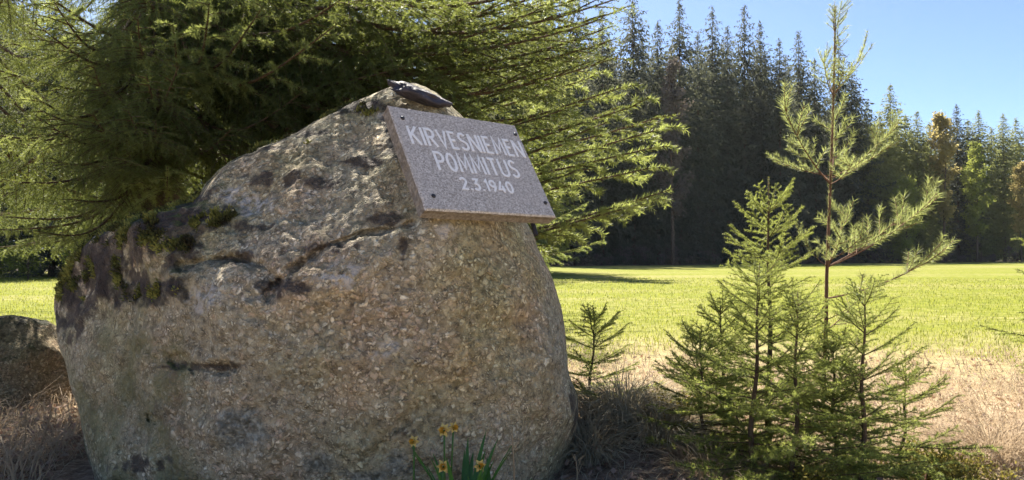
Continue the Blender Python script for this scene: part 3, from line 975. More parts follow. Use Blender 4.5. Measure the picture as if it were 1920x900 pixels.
extra += [(px_, py_, 4.5 + (q_ % 4) * 0.22, 2.95 + 0.0022 * (170 - py_) + 0.1 * (q_ % 3), 1 if q_ % 4 == 3 else 0) for q_, (px_, py_) in enumerate([(940, 20), (1000, 70), (1060, 120), (1110, 160), (1140, 60), (1080, 10), (1020, 170), (960, 130), (1150, 120), (900, 60), (1040, -30), (860, 10), (1125, -40), (980, -60), (1090, 200), (820, 110), (780, 130), (930, 180)])]
extra += [(1222, 292, 4.7, 2.6, 1), (1198, 398, 4.6, 2.3, 1), (1190, 215, 4.55, 2.7, 1), (1180, 410, 4.4, 2.2, 1), (1130, 250, 4.5, 2.6, 1), (1090, 330, 4.6, 2.4, 0), (1060, 215, 4.5, 2.7, 0),
          (1140, -20, 5.2, 3.5, 1), (1060, 60, 5.2, 3.3, 0), (960, 90, 5.2, 3.1, 1), (1020, 140, 4.6, 3.0, 0), (290, 150, 3.7, 2.9, 0), (310, 230, 3.9, 2.6, 0), (280, 40, 3.6, 3.2, 0), (340, 130, 3.8, 2.8, 0), (260, 210, 3.8, 2.7, 0)]
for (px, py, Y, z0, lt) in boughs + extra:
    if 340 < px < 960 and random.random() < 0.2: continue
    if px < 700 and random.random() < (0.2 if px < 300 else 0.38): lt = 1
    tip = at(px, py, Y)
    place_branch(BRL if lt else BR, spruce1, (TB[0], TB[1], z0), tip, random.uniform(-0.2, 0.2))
for (px, py, Y, z0) in ((1092, 552, 4.4, 1.75), (480, 190, 4.3, 2.3), (150, 470, 4.7, 1.7), (330, 360, 4.6, 1.9)):
    place_branch(DEAD, spruce1, (TB[0], TB[1], z0), at(px, py, Y), 0.3, 'branch', 1.2)

# more spruces behind it, lit from behind
for (px, Y, H, reach, n, sd, mm_, lab) in ((560, 9.5, 9, 2.5, 54, 15, BRL, 'sunlit yellow-green spruce close behind the old drooping spruce'),
                                          (-60, 8.5, 10, 2.8, 52, 16, BR, 'dark spruce with low boughs behind the low mossy boulder'),
                                          (830, 13.5, 8.5, 2.6, 50, 17, BRL, 'light green spruce at the field edge showing over the plaque'),
                                          (235, 11.5, 11, 3.0, 60, 19, BR, 'dark dense spruce between the old drooping spruce and the nearer wood edge'),
                                          (-200, 14.0, 13, 3.0, 60, 18, BR, 'spruce with bright tips half hidden behind the leafy boughs')):
    p = at(px, 480, Y)
    t_ = big_spruce((float(p[0]), Y, float(ground_z(p[0], Y))), H, 0.14, 2.2 if px > 100 else 2.5, reach, mm_, n, sd)
    tag(t_, lab, 'tree')

# ------------------------------------------------------------------ far forest across the field
def far_spruce(seed, H=24.0, R=3.0, mat='far_needle', low=0.06):
    r = np.random.RandomState(seed)
    g = Geo()
    NBR = 520
    B, D, Ln, Wd = [], [], [], []
    tuft = r.uniform(0.78, 1.1, 40)
    for w in range(NBR):
        f = ((w + r.uniform(0, 1)) / NBR) ** 1.05
        z = H * (low + (1 - low) * f) + r.normal() * 0.12
        prof_ = min(1.0, (1 - f) * H * 0.40 / R + 0.02) ** 0.85 * (0.82 + 0.18 * min(1, f * 6))
        a = w * 2.39996 + r.uniform(-.5, .5)
        ln = R * prof_ * r.uniform(0.35, 1.0) * tuft[int(f * 13) % 13 + 13 * (int(a * 0.6) % 3)] * 1.25 + 0.06
        dx = np.array([math.cos(a), math.sin(a), 0])
        tl = np.array([-dx[1], dx[0], 0])
        nn_ = max(4, int(ln / 0.17))
        dr = r.uniform(0.3, 0.6)
        for q in range(nn_):
            s_ = (q + r.random()) / nn_
            p = np.array([0, 0, z]) + dx * ln * s_ + np.array([0, 0, -dr * ln * s_ ** 1.2 + 0.22 * ln * s_ ** 3]) + r.normal(size=3) * 0.06
            for k2 in range(2):
                B.append(p)
                D.append(dx * r.uniform(0.1, 1.0) + tl * r.uniform(-1, 1) + np.array([0, 0, r.uniform(-1.3, 0.2)]))
                ts = 0.45 + 0.55 * min(1, (1 - f) * 5)
                Ln.append(r.uniform(0.22, 0.6) * ts); Wd.append(r.uniform(0.08, 0.2) * ts)
    # leader
    for q in range(14):
        B.append([0, 0, H * (0.965 + 0.034 * q / 14)]); D.append(np.r_[r.normal(size=2) * 0.7, 1.0]); Ln.append(0.4); Wd.append(0.08)
    g.blades(np.array(B), np.array(D), np.array(Ln), np.array(Wd), mat=0)
    return g.mesh('crown', [MT[mat]])


def far_trunk(H, r0, mat):
    g = Geo(); s = np.linspace(0, 1, 8)
    g.tube(np.stack([0 * s, 0 * s, H * s - 0.2], -1), r0 * (1 - s) + 0.02, 7, 0)
    return g.mesh('trunk', [mat], True)


FC = [far_spruce(s, R=R, low=lo) for s, R, lo in ((1, 3.6, 0.02), (2, 3.0, 0.03), (3, 4.0, 0.01), (4, 3.3, 0.06), (5, 2.7, 0.03))]
FO = [far_spruce(s, R=R, mat='far_olive', low=lo) for s, R, lo in ((6, 3.2, 0.04), (7, 2.7, 0.08))]
FT = far_trunk(24.0, 0.2, MT['bark'])
LINE_L, LINE_R = (1060, 74.0), (1920, 118.0)


def far_tree(px, py_top, Y, crown, label, group='spruces of the wood across the field', trunk=FT, H0=24.0, name='spruce_tree', cat='tree', sx=1.0):
    p = at(px, 478, Y)
    ztop = float(at(px, py_top, Y)[2])
    z0 = float(ground_z(p[0], Y))
    sc = (ztop - z0) / H0
    root = empty(name, (float(p[0]), Y, z0 - 0.05), random.uniform(0, 6.28))
    w = (0.55 + 0.45 * sc) * sx
    obj('trunk', trunk, root, scale=(w, w, sc))
    obj('crown', crown, root, scale=(w, w, sc))
    tag(root, label, cat, group)
    return root


def edge_y(px):
    return LINE_L[1] + (px - LINE_L[0]) / (LINE_R[0] - LINE_L[0]) * (LINE_R[1] - LINE_L[1])


LB_F = 'tall dark spruce in the front row of the wood across the field'
LB_B = 'dark spruce deeper inside the wood across the field'
front = [(1010, -40), (1075, -30), (1130, 20), (1188, -25), (1235, 40), (1276, 0), (1310, 60), (1338, 14), (1366, 50), (1398, 10), (1428, 40), (1464, 74), (1500, 60), (1530, 110), (1575, 70), (1600, 120),
         (1628, 190), (1652, 215), (1672, 158), (1700, 215), (1722, 208), (1745, 230), (1797, 196), (1818, 225), (1838, 208), (1862, 240), (1884, 214), (1908, 222), (1935, 215), (1970, 235), (2010, 225), (2060, 240)]
for q, (px, py) in enumerate(front):
    Y = edge_y(px) + random.uniform(0.5, 5)
    cr_ = random.choice(FC if px < 1610 else FC[:2] + FO + FO)
    lab_ = LB_F if px < 1610 else ('lower light olive-green spruce where the front row of the wood recedes across the field' if cr_ in FO else 'lower dark spruce where the front row of the wood recedes across the field')
    far_tree(px, py, Y, cr_, lab_, sx=1.0 if px < 1600 else 1.15)
for q in range(88):
    px = 1000 + q * 13 + random.uniform(-10, 10)
    top = np.interp(px, [1000, 1420, 1560, 1640, 1760, 1930, 2200], [60, 90, 150, 235, 265, 270, 280]) + random.uniform(-10, 60)
    far_tree(px, top, edge_y(px) + random.uniform(5, 34), random.choice(FC), LB_B, 'spruces deeper in the wood across the field')


def leafy_mesh(seed, H, R, z0, mat, n_limb=26, leaf=0.28, per=70, up=0.9, trunkmat='birch_bark'):
    """deciduous tree: limbs and many small leaf faces; returns trunk mesh, crown mesh"""
    r = np.random.RandomState(seed)
    gt, gc = Geo(), Geo()
    s = np.linspace(0, 1, 10)
    gt.tube(np.stack([0.02 * H * np.sin(3 * s + seed) * s, 0.015 * H * np.sin(2 * s) * s, H * s - 0.2], -1), 0.009 * H * (1 - s) + 0.015, 7, 0)
    for q in range(n_limb):
        f = (q + r.random()) / n_limb
        z = z0 + (H * 0.95 - z0) * f
        a = r.uniform(0, 6.28)
        ln = R * (0.35 + 0.75 * math.sin(math.pi * min(1, 0.18 + f * 0.85))) * r.uniform(0.6, 1.1)
        pts_ = curve_pts((0, 0, z), (math.cos(a), math.sin(a), up), ln, 6, (0, 0, r.uniform(-0.5, 0.4)))
        gt.tube(pts_, np.linspace(0.003 * H, 0.006, 7), 4, 0)
        t = r.uniform(0.2, 1.05, per)
        b = np.stack([np.interp(t, np.linspace(0, 1, 7), pts_[:, k3]) for k3 in range(3)], -1) + r.normal(size=(per, 3)) * (0.10 * R)
        d = r.normal(size=(per, 3)) + np.array([0, 0, -0.3])
        gc.blades(b, d, r.uniform(0.6, 1.2, per) * leaf, r.uniform(0.4, 0.7, per) * leaf, mat=0)
    return gt.mesh('trunk', [MT[trunkmat]], True), gc.mesh('crown', [MT[mat]])


def leafy_tree(px, py_top, Y, meshes, H0, name, label, group=None, cat='tree', sx=1.0):
    far_tree(px, py_top, Y, meshes[1], label, group, meshes[0], H0, name, cat, sx)


gold = leafy_mesh(31, 22, 3.0, 6, 'birch_gold', 44, 0.42, 170, trunkmat='bark')
grn = leafy_mesh(32, 20, 2.8, 4, 'birch_green', 42, 0.40, 150, trunkmat='bark')
grn2 = leafy_mesh(33, 12, 3.0, 1.0, 'birch_green', 36, 0.34, 130, trunkmat='bark')
leafy_tree(1770, 205, 107, gold, 22, 'birch_tree', 'golden budding birch standing out at the edge of the dark wood', sx=0.95)
leafy_tree(1832, 262, 108, grn, 20, 'birch_tree', 'fresh green birch beside the golden one at the wood edge', sx=0.95)
leafy_tree(1915, 300, 112, gold, 22, 'birch_tree', 'brownish birch at the wood edge behind the fresh green birch', sx=0.8)
leafy_tree(1700, 330, 100, grn2, 12, 'birch_tree', 'short light green tree in front of the dark wood, left of the golden birch')
leafy_tree(1262, 95, 76.5, leafy_mesh(34, 22, 2.2, 5, 'brush', 36, 0.36, 130, trunkmat='bark'), 22, 'birch_tree', 'tall bare brownish tree standing among the dark spruces of the wood')

# low brush along the foot of the wood
BRUSH = [leafy_mesh(s, 2.2, 1.4, 0.2, 'brush', 16, 0.22, 34, 0.7, 'bark') for s in (51, 52, 53)]
for q in range(34):
    px = 1030 + q * 29 + random.uniform(-10, 10)
    leafy_tree(px, random.uniform(462, 484), edge_y(px) - random.uniform(0.3, 1.6), random.choice(BRUSH), 2.2, 'brush_shrub',
               'low greyish brush shrub at the foot of the wood across the field', 'brush shrubs along the foot of the far wood', 'shrub', 1.0)

# nearer wood edge behind the boulder on the left
LBL = 'spruce of the nearer wood edge beyond the small field strip'
for q in range(30):
    px = -260 + q * 44 + random.uniform(-14, 14)
    cr_ = random.choice(FC + FO)
    far_tree(px, random.uniform(-110, 110), 36 + random.uniform(0, 14), cr_, ('light olive-green ' if cr_ in FO else 'dark ') + LBL, 'spruces of the nearer wood edge', sx=1.0)
BUSH = [leafy_mesh(s, 3.2, 1.5, 0.3, 'birch_green', 22, 0.16, 60, 0.8, 'bark') for s in (61, 62)]
for q in range(12):
    px = -120 + q * 62 + random.uniform(-15, 15)
    leafy_tree(px, random.uniform(405, 455), 31 + random.uniform(0, 2.0), random.choice(BUSH), 3.2, 'leafy_bush',
               'fresh green bush at the nearer wood edge beyond the small field strip', 'bushes at the nearer wood edge', 'bush', 1.0)

# ------------------------------------------------------------------ saplings
def young_branch(seed, L=0.4, mat='needle_young', dens=900):
    r = random.Random(seed); g = Geo()
    ax = curve_pts((0, 0, 0), (1, 0, 0.05), L, 6, (0, r.uniform(-.15, .15), 0.25))
    g.tube(ax, np.linspace(0.0042, 0.0014, 7), 4, 0)
    needle_shoot(g, ax, dens, 0.018, 0.0026, 0.25, 0.04, 0.8)
    x = 0.16; sd = 1
    while x < 0.97:
        f = x * 6; k_ = min(5, int(f)); p = ax[k_] + (ax[k_ + 1] - ax[k_]) * (f - k_)
        ln = L * (0.12 + 0.42 * (1 - x)) * r.uniform(0.6, 1.15)
        sp = curve_pts(p, (0.75, sd * r.uniform(.5, .9), r.uniform(-.15, .15)), ln, 3, (0.15, 0, 0.05))
        g.tube(sp, np.linspace(0.0022, 0.0009, 4), 3, 0)
        needle_shoot(g, sp, dens, 0.016, 0.0026, 0.25, 0.03, 0.8)
        if ln > 0.09:
            for t in (0.4, 0.7):
                p2 = sp[0] + (sp[-1] - sp[0]) * t
                s2 = curve_pts(p2, (0.8, sd * r.choice((-.7, .7)) + sd * .3, r.uniform(-.2, .2)), ln * 0.38, 2, (0, 0, 0))
                needle_shoot(g, s2, dens, 0.015, 0.0026, 0.25, 0.0, 0.8)
        x += r.uniform(0.07, 0.12); sd = -sd
    return g.mesh('branch', [MT['twig'], MT[mat]])


YB = [young_branch(s) for s in (71, 72, 73, 74)]


def stem_mesh(pts, r0, r1, mat, needle_from=None, nm='needle_young', nl=0.013, dens=500):
    g = Geo(); pts = np.asarray(pts, float)
    s = np.linspace(0, 1, len(pts))
    g.tube(pts, r0 + (r1 - r0) * s, 6, 0)
    if needle_from is not None:
        k_ = int(needle_from * (len(pts) - 1))
        needle_shoot(g, pts[k_:], dens, nl, 0.0024, 0.5, 0, 0.55)
    return g.mesh('trunk', [MT[mat], MT[nm]], True)


def sapling(px_b, px_t, py_t, Y, label, spread=0.42, whorls=7, nb=5, seed=0, low=0.12, group=None, dense=1.0, meshes=None, pw=0.75, hi=0.90):
    r = random.Random(seed)
    b = at(px_b, 900, Y); z0 = float(ground_z(b[0], Y))
    top = at(px_t, py_t, Y)
    base = Vector((float(b[0]), Y, z0)); top = Vector(top)
    H = (top - base).length
    root = empty('spruce_sapling', base)
    n = 12
    pts = [(top - base) * (q / n) + Vector((0.012 * math.sin(q * 0.9 + seed), 0.012 * math.cos(q * 1.1 + seed), 0)) * (1 - q / n) for q in range(n + 1)]
    pts[0] = Vector((0, 0, -0.05))
    obj('trunk', stem_mesh(pts, 0.007 + 0.008 * H, 0.0022, 'twig', 0.72), root)
    for w in range(whorls):
        f = low + (hi - low) * w / (whorls - 1)
        a0 = r.uniform(0, 6.28)
        k_ = nb if w % 2 == 0 else nb - 1
        for q in range(max(2, int(k_ * dense * 0.9 + 0.5))):
            a = a0 + q * 6.283 / k_ + r.uniform(-.35, .35)
            ln = (spread * (1 - f) ** pw + 0.07) * r.uniform(0.65, 1.15)
            el = -0.10 + 0.75 * f + r.uniform(-.15, .15)
            p0 = base + (top - base) * (f + r.uniform(-.025, .025))
            p1 = p0 + Vector((math.cos(a) * ln, math.sin(a) * ln, math.tan(el) * ln))
            o = place_branch(meshes or YB, root, p0, p1, r.uniform(-.3, .3), 'branch', 0.4)
            sc = ln / 0.4
            o.scale = (sc, max(sc, 0.6), max(sc, 0.7))
    tag(root, label, 'sapling', group)
    return root


sapling(1104, 1116, 582, 4.25, 'small sparse spruce sapling standing alone close beside the huge boulder', 0.36, 6, 5, 1, 0.22)
sapling(1408, 1424, 492, 3.35, 'thin-topped spruce sapling with long slanting branches, among the pine and its neighbours', 0.48, 9, 5, 2, 0.10)
sapling(1443, 1441, 332, 3.9, 'bushy-headed spruce sapling, tallest of the young spruces beside the pine', 0.34, 11, 6, 3, 0.10, dense=1.1, pw=0.35, hi=0.86)
sapling(1488, 1496, 545, 3.3, 'short slender spruce sapling directly in front of the young pine', 0.36, 8, 5, 4, 0.10)
sapling(1614, 1622, 542, 3.35, 'spruce sapling on the open field side of the young pine', 0.42, 8, 5, 5, 0.10)
sapling(1565, 1562, 640, 3.55, 'dense dark little spruce at the foot of the young pine', 0.34, 8, 7, 6, 0.06, dense=1.2)
sapling(1318, 1312, 625, 3.7, 'low bushy spruce nearest the dry grass tussock', 0.40, 8, 6, 7, 0.05, dense=1.1)
sapling(1360, 1350, 560, 3.95, 'low spruce with spreading side branches between the tussock and the thin-topped sapling', 0.42, 8, 6, 8, 0.06)
sapling(1690, 1700, 700, 3.6, 'very low spreading spruce at the edge of the yellow-green ground cover', 0.42, 5, 6, 9, 0.08)
sapling(2040, 2030, 250, 5.2, 'young spruce whose branch tips reach over the field verge', 0.62, 9, 6, 10, 0.12)


# the young pine
def pine_branch(seed, L=0.6):
    r = random.Random(seed); g = Geo()
    ax = curve_pts((0, 0, 0), (1, 0, 0), L, 8, (0, r.uniform(-.1, .1), 0.45))
    g.tube(ax, np.linspace(0.0045, 0.0018, 9), 5, 0)
    needle_shoot(g, ax[3:], 520, 0.044, 0.0024, 0.3, 0.0, 0.65)
    for q in range(7):
        k_ = r.choice((2, 3, 4, 5, 6, 7))
        sp = curve_pts(ax[k_], (0.8, r.choice((-1, 1)) * r.uniform(.35, .8), r.uniform(-.1, .5)), L * r.uniform(.2, .36), 4, (0, 0, 0.4))
        g.tube(sp, np.linspace(0.003, 0.0015, 5), 4, 0)
        needle_shoot(g, sp, 520, 0.042, 0.0024, 0.3, 0.1, 0.65)
    return g.mesh('branch', [MT['pine_bark'], MT['needle_pine']])


PBM = [pine_branch(s) for s in (81, 82, 83)]
PY = 4.2
pb = at(1540, 890, PY); pb[2] = ground_z(pb[0], PY)
pine = empty('pine_sapling', tuple(float(q) for q in pb))
tag(pine, 'tall slender young pine with sparse whorls rising above the spruce saplings', 'sapling')
stem_px = [(1540, 905), (1541, 820), (1545, 700), (1549, 600), (1550, 520), (1554, 420), (1558, 320), (1562, 200), (1565, 100), (1566, 12)]
sp_ = np.array([at(x, y, PY) for x, y in stem_px]) - pb
sp_[0] = (0, 0, -0.05)
obj('trunk', stem_mesh(sp_, 0.014, 0.004, 'pine_bark', 0.62, 'needle_pine', 0.040, 420), pine)
for (y0, tx, ty, dY) in ((330, 1432, 318, 0.1), (345, 1436, 225, -0.25), (335, 1700, 268, 0.15), (330, 1690, 300, -0.3), (340, 1500, 300, 0.45), (345, 1620, 330, -0.45), (345, 1580, 250, 0.5),
                         (175, 1648, 102, 0.1), (180, 1520, 112, 0.1), (185, 1596, 130, -0.25), (178, 1545, 120, 0.3), (60, 1582, 22, 0.05), (60, 1548, 28, -0.05), (110, 1575, 60, 0.1),
                         (500, 1770, 425, 0.2), (490, 1640, 455, -0.35), (500, 1480, 455, 0.1), (495, 1600, 430, 0.5), (500, 1700, 440, 0.35), (500, 1580, 470, -0.4),
                         (560, 1795, 528, 0.1), (600, 1660, 560, -0.3), (590, 1470, 560, 0.3), (620, 1600, 590, 0.4)):
    sx = float(np.interp(-y0, [-p[1] for p in stem_px], [p[0] for p in stem_px]))
    p0 = at(sx, y0, PY); p1 = at(tx, ty, PY + dY)
    o = place_branch(PBM, pine, p0, p1, random.uniform(-.4, .4), 'branch', 0.6)
    s_ = o.scale[0]
    o.scale = (s_, max(s_, 0.6), max(s_, 0.6))

# ------------------------------------------------------------------ daffodils at the foot of the boulder
def daffodil(loc, seed, flowers, n_leaf, H, label):
    r = random.Random(seed)
    root = empty('daffodil', loc)
    for q in range(n_leaf):
        a = r.uniform(0, 6.28); ln = H * r.uniform(0.6, 0.95)
        p = curve_pts((0.015 * math.cos(a), 0.015 * math.sin(a), -0.02), (0.22 * math.cos(a), 0.22 * math.sin(a), 1), ln, 7, (0.35 * math.cos(a), 0.35 * math.sin(a), -0.25 * r.random()))
        sd = np.array([-math.sin(a), math.cos(a), 0]); w = 0.010 * np.array([0.7, 0.9, 1, 1, 1, 0.9, 0.6, 0.05])
        inn = np.array([math.cos(a), math.sin(a), 0]) * 0.003
        V = np.concatenate([p + sd * w[:, None], p + inn, p - sd * w[:, None]])
        Q = [(i_, i_ + 1, 9 + i_ - 0, 8 + i_) for i_ in range(7)] + [(8 + i_, 9 + i_, 17 + i_, 16 + i_) for i_ in range(7)]
        obj('leaf', mesh_np('leaf', V, None, Q, [MT['leaf_green']], smooth_shade=True), root)
    for (dx, dy, h, face) in flowers:
        g = Geo()
        p = curve_pts((dx * 0.3, dy * 0.3, -0.02), (dx * 0.9, dy * 0.9, h), h, 6, (0, 0, 0))
        g.tube(p, 0.0035, 6, 0)
        st = obj('stem', g.mesh('stem', [MT['leaf_green']], True), root)
        fl = empty('flower', p[-1]); fl.parent = root
        fl.rotation_euler = Vector((math.cos(face), math.sin(face), 0.15)).to_track_quat('Z', 'Y').to_euler()
        bpy.data.objects.remove(fl)
        rot = Vector((math.cos(face), math.sin(face), 0.15)).to_track_quat('Z', 'Y').to_euler()
        g = Geo(); n = 12
        rings = [(0.006, 0.0), (0.011, 0.006), (0.012, 0.018), (0.016, 0.026)]
        V = np.array([(rr_ * (1 + 0.12 * math.cos(6 * b_ * 6.283 / n)) * math.cos(b_ * 6.283 / n), rr_ * (1 + 0.12 * math.cos(6 * b_ * 6.283 / n)) * math.sin(b_ * 6.283 / n), z_) for rr_, z_ in rings for b_ in range(n)])
        Q = [(r_ * n + b_, r_ * n + (b_ + 1) % n, (r_ + 1) * n + (b_ + 1) % n, (r_ + 1) * n + b_) for r_ in range(3) for b_ in range(n)]
        g.add(V, None, Q, 0)
        fo = obj('trumpet', g.mesh('trumpet', [MT['trumpet']], True), root, loc=p[-1], rot=rot, scale=r.uniform(0.6, 0.75))
        for q in range(6):
            a = q * math.pi / 3 + r.uniform(-.1, .1)
            u = np.array([math.cos(a), math.sin(a), 0]); v = np.array([-math.sin(a), math.cos(a), 0])
            V = [u * 0.004, u * 0.018 + v * 0.010 + [0, 0, .004], u * 0.036 + [0, 0, r.uniform(-.004, .006)], u * 0.018 - v * 0.010 + [0, 0, .004], u * 0.02 + [0, 0, .001]]
            obj('petal', mesh_np('petal', V, [(0, 1, 4), (1, 2, 4), (2, 3, 4), (3, 0, 4)], None, [MT['petal']]), fo)
    tag(root, label, 'flower')
    return root


def g_at(px, Y):
    x = float(at(px, 900, Y)[0]); return (x, Y, float(ground_z(x, Y)))


daffodil(g_at(868, 2.62), 1, [(0.05, -0.03, 0.30, -1.2)], 26, 0.43, 'lush clump of green daffodil leaves at the foot of the boulder')
daffodil(g_at(836, 2.60), 2, [(-0.005, 0.0, 0.415, -1.9), (0.02, 0.02, 0.42, -0.9)], 5, 0.30, 'tallest yellow daffodil pair against the boulder face')
daffodil(g_at(832, 2.52), 3, [(0.0, -0.01, 0.325, -1.6)], 4, 0.27, 'single short yellow daffodil left of the lush leaf clump')
daffodil(g_at(776, 2.62), 4, [(0.0, 0.0, 0.37, -2.0)], 3, 0.26, 'withered orange daffodil apart from the others by the boulder')
daffodil(g_at(925, 2.62), 5, [], 7, 0.34, 'thin clump of daffodil leaves without a flower beside the lush one')

# ------------------------------------------------------------------ grass, litter, ground cover
def blades_mesh(name, X, Yv, h, w, lean, mat, curl=0.3):
    """each blade two stacked pieces that bend over"""
    n = len(X)
    z = ground_z(X, Yv) - 0.01
    b = np.stack([X, Yv, z], -1)
    a = rng.uniform(0, 6.283, n)
    ld = np.stack([np.cos(a), np.sin(a), 0 * a], -1)
    sd = np.stack([-np.sin(a + rng.normal(0, .5, n)), np.cos(a), 0 * a], -1) * (w * 0.5)[:, None]
    mid = b + ld * (h * lean * 0.4)[:, None] + np.array([0, 0, 1]) * (h * 0.6)[:, None]
    tip = b + ld * (h * lean * 1.1 + h * curl * rng.uniform(0, 1, n))[:, None] + np.array([0, 0, 1]) * (h * rng.uniform(0.55, 1.0, n))[:, None]
    V = np.stack([b - sd, b + sd, mid + sd * 0.8, mid - sd * 0.8, tip], 1).reshape(-1, 3)
    o = np.arange(n)[:, None] * 5
    Q = o + np.array([[0, 1, 2, 3]]); T = o + np.array([[3, 2, 4]])
    return mesh_np(name, V, T, Q, [MT[mat]])


def wedge(n, y0, y1, k0=-0.85, k1=0.85, power=1.0):
    Yv = y0 * (y1 / y0) ** (rng.uniform(0, 1, n) ** power)
    return Yv * rng.uniform(k0, k1, n), Yv


def off_rock(X, Y, m=0.0):
    return ((X + 1.0) / (1.25 + m)) ** 2 + ((Y - 3.8) / (0.95 + m)) ** 2 > 1


# green field grass, thinning with distance
X, Yv = wedge(76000, 5.6, 34, -0.9, 0.9)
keep = (fbm(np.stack([X * 0.35, Yv * 0.35, 0 * X], -1), 3, 61) + smooth(4.8, 11, Yv) * 0.95 > 0.42)
X, Yv = X[keep], Yv[keep]
h = rng.uniform(0.04, 0.10, len(X)) * (1 + 0.2 * smooth(10, 30, Yv))
tag(obj('field_grass', blades_mesh('field_grass', X, Yv, h, 0.004 + 0.00045 * Yv, 0.5, 'grass')), 'short green spring grass covering the field', 'grass', kind='stuff')
# pale dry grass of the verge
X, Yv = wedge(42000, 3.6, 12.0, -0.85, 0.9)
keep = off_rock(X, Yv, 0.1) & (rng.uniform(0, 1, len(X)) > smooth(6.0, 9.5, Yv)) & ((X > -0.2) | (Yv > 5.6))
X, Yv = X[keep], Yv[keep]
h = rng.uniform(0.05, 0.16, len(X))
tag(obj('dry_grass', blades_mesh('dry_grass', X, Yv, h, np.full(len(X), 0.0045) + 0.0003 * Yv, 1.3, 'straw', 0.9)), 'pale flattened dry grass of the field verge', 'grass', kind='stuff')


def tussock(cx, cy, R, n, hmax, mat, label, seed, name='grass_tussock'):
    r = np.random.RandomState(seed)
    a = r.uniform(0, 6.283, n); q = R * np.sqrt(r.uniform(0, 1, n)) * 0.55
    x = cx + q * np.cos(a); y = cy + q * np.sin(a)
    g = Geo()
    L_ = hmax * r.uniform(0.5, 1.1, n)
    base_ = np.stack([x, y, ground_z(x, y) - 0.01], -1)
    out = np.stack([np.cos(a), np.sin(a), 0 * a], -1) * (0.25 + q / R)[:, None] + r.normal(size=(n, 3)) * 0.25
    d = out * 0.6 + np.array([0, 0, 1.0])
    p0 = base_
    wdt = r.uniform(0.003, 0.006, n)
    verts = [p0]
    for sgm in range(4):
        d = d / np.linalg.norm(d, axis=1)[:, None]
        p0 = p0 + d * (L_ / 4)[:, None]
        verts.append(p0)
        d = d + out * 0.35 + np.array([0, 0, -0.45])
    sd = np.stack([-np.sin(a), np.cos(a), 0 * a], -1) + r.normal(size=(n, 3)) * 0.4
    sd /= np.linalg.norm(sd, axis=1)[:, None]
    V = []
    for sgm, p in enumerate(verts):
        ww = (wdt * (1, 0.95, 0.8, 0.55, 0.12)[sgm])[:, None] * 0.5
        V += [p - sd * ww, p + sd * ww]
    V = np.stack(V, 1).reshape(-1, 3)
    o_ = np.arange(n)[:, None] * 10
    Q = np.concatenate([o_ + np.array([[2 * s_, 2 * s_ + 1, 2 * s_ + 3, 2 * s_ + 2]]) for s_ in range(4)])
    V = V - np.array([cx, cy, float(ground_z(cx, cy))])
    o = obj(name, mesh_np(name, V, None, Q, [MT[mat]]), loc=(cx, cy, float(ground_z(cx, cy))))
    tag(o, label, 'grass', kind=None)
    return o


def tus(px, Y, *a, **kw):
    x = float(at(px, 800, Y)[0]); return tussock(x, Y, *a, **kw)


tus(1165, 4.0, 0.36, 1100, 0.34, 'straw_grey', 'big weathered grass tussock at the foot of the lone small sapling', 1)
tus(1235, 3.75, 0.32, 900, 0.28, 'straw_grey', 'weathered grass tussock between the big tussock and the low bushy spruce', 2)
tus(1110, 3.62, 0.26, 700, 0.24, 'straw_grey', 'grey dry tussock against the lower right flank of the boulder', 3)
tus(1860, 3.9, 0.40, 700, 0.30, 'straw', 'pale upright dry tussock beside the yellow-green ground cover', 4)
tus(1330, 3.4, 0.35, 500, 0.20, 'straw', 'pale short tussock under the low bushy spruce', 5)

# low dead grass and twigs under everything near
X, Yv = wedge(16000, 2.3, 6.5, -0.95, 0.95)
keep = off_rock(X, Yv, -0.05)
X, Yv = X[keep], Yv[keep]
tag(obj('thatch', blades_mesh('thatch', X, Yv, rng.uniform(0.03, 0.11, len(X)), rng.uniform(0.002, 0.005, len(X)), 1.6, 'straw_grey', 1.2)), 'matted weathered grass on the shady ground', 'grass', kind='stuff')
# scruffy dead grass left of the rock
X, Yv = wedge(5200, 3.2, 6.5, -0.95, -0.42)
keep = off_rock(X, Yv, 0.0)
X, Yv = X[keep], Yv[keep]
tag(obj('scruffy_grass', blades_mesh('scruffy_grass', X, Yv, rng.uniform(0.06, 0.24, len(X)), rng.uniform(0.003, 0.007, len(X)), 1.0, 'straw', 1.0)), 'scruffy pale dead grass around the low mossy boulder', 'grass', kind='stuff')
# dead leaves
X, Yv = wedge(24000, 2.4, 7.5, -0.95, 0.95)
keep = off_rock(X, Yv, -0.02) & ((X < -0.6) | (rng.uniform(0, 1, len(X)) < 0.35))
X, Yv = X[keep], Yv[keep]
g = Geo()
b = np.stack([X, Yv, ground_z(X, Yv) + rng.uniform(0.002, 0.04, len(X))], -1)
d = rng.normal(size=(len(X), 3)) * np.array([1, 1, 0.5])
nn = rng.normal(size=(len(X), 3)) * 0.7 + np.array([0, 0, 1])
g.blades(b, d, rng.uniform(0.025, 0.06, len(X)), rng.uniform(0.015, 0.035, len(X)), nn, 0)
tag(obj('leaf_litter', g.mesh('leaf_litter', [MT['litter']])), 'brown dead leaves littering the shady ground', 'leaves', kind='stuff')


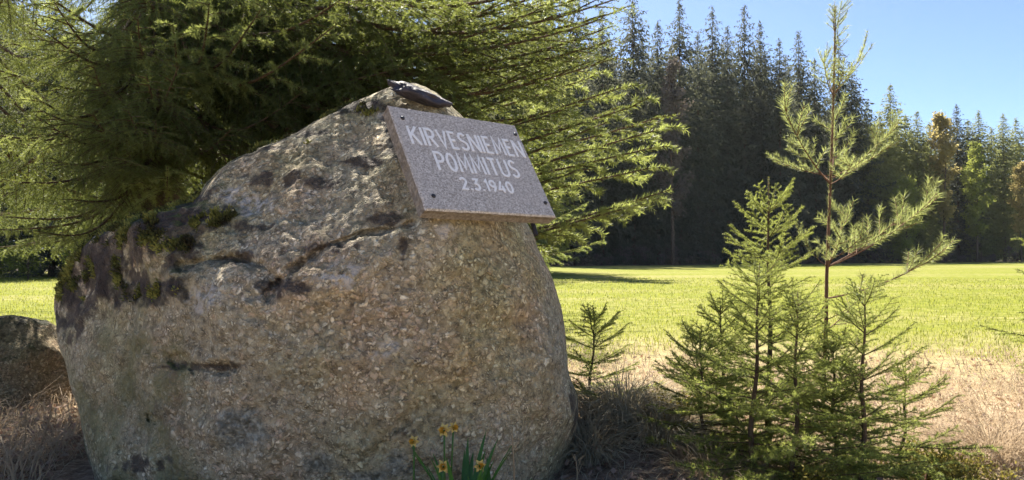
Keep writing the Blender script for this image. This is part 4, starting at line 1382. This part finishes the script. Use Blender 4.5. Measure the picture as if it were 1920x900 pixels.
def ground_cover(px, Y, R, Hh, n, label, seed):
    r = np.random.RandomState(seed)
    x = float(at(px, 850, Y)[0]); z = float(ground_z(x, Y))
    g = Geo()
    for q in range(26):
        a = r.uniform(0, 6.28); e = R * r.uniform(0.2, 0.9)
        p = curve_pts((0, 0, -0.01), (math.cos(a) * e, math.sin(a) * e, Hh * r.uniform(0.5, 1.0)), math.hypot(e, Hh) * 0.9, 4, (0, 0, -0.3))
        g.tube(p, np.linspace(0.003, 0.001, 5), 3, 0)
        m = n // 26
        t = r.uniform(0.25, 1.0, m)
        b = np.stack([np.interp(t, np.linspace(0, 1, 5), p[:, k3]) for k3 in range(3)], -1) + r.normal(size=(m, 3)) * 0.018
        g.blades(b, r.normal(size=(m, 3)) + [0, 0, 0.5], r.uniform(0.012, 0.028, m), r.uniform(0.006, 0.014, m), mat=1)
    o = obj('ground_shrub', g.mesh('ground_shrub', [MT['twig'], MT['shrub_yellow']]), loc=(x, Y, z))
    tag(o, label, 'shrub')


ground_cover(1745, 3.55, 0.26, 0.20, 1800, 'yellow-green low shrub next to the very low spreading spruce', 1)
ground_cover(1810, 3.40, 0.26, 0.18, 1700, 'yellow-green low shrub in front of the pale upright tussock', 2)
ground_cover(1530, 3.25, 0.18, 0.14, 900, 'small yellow low shrub at the foot of the slender sapling', 3)
ground_cover(1255, 3.95, 0.22, 0.20, 1300, 'yellowish low shrub between the tussocks and the low bushy spruce', 4)

# a few pale dead stalks on the left
for q, (x0, y0, x1, y1, Y, lab) in enumerate(((62, 905, 98, 757, 3.9, 'tall pale dead stalk standing in the leaf litter by the mossy boulder'),
                                              (40, 890, 47, 770, 4.0, 'short pale dead stalk beside the tall one in the leaf litter'),
                                              (1076, 960, 1078, 852, 3.2, 'single pale dead stalk by the right foot of the boulder'),
                                              (955, 1010, 960, 812, 2.68, 'thin straw stalk rising in front of the boulder beside the daffodils'))):
    p0 = at(x0, y0, Y); p1 = at(x1, y1, Y)
    p0[2] = float(ground_z(p0[0], Y)) - 0.02
    g = Geo()
    t = np.linspace(0, 1, 7)[:, None]
    pt = (p1 - p0) * t + np.array([0.012, 0, 0]) * np.sin(t * 3.1)
    g.tube(pt, np.linspace(0.006, 0.002, 7), 5, 0)
    g.blades(np.repeat(pt[3:6], 2, 0), rng.normal(size=(6, 3)) * 0.4 + [0, 0, 1], 0.07, 0.006, mat=0)
    tag(obj('dead_stalk', g.mesh('dead_stalk', [MT['straw']]), loc=p0), lab, 'stalk')

# ------------------------------------------------------------------ thin spring haze over the field
k = M_('haze_air')
k.t.nodes.remove(k.b)
pv = k.n('VolumePrincipled')
pv.inputs['Color'].default_value = (0.9, 0.94, 1.0, 1)
pv.inputs['Density'].default_value = 0.00010
pv.inputs['Anisotropy'].default_value = 0.3
k.l(pv.outputs[0], k.out.inputs['Volume'])
hx = np.array([(x_, y_, z_) for x_ in (-1200, 1200) for y_ in (-1200, 1200) for z_ in (-1.5, 45)], float)
hz = mesh_np('haze', hx, None, [(0, 1, 3, 2), (4, 6, 7, 5), (0, 4, 5, 1), (2, 3, 7, 6), (0, 2, 6, 4), (1, 5, 7, 3)], [k.m])
tag(obj('haze', hz), 'thin pale haze in the air over the field', kind='stuff')
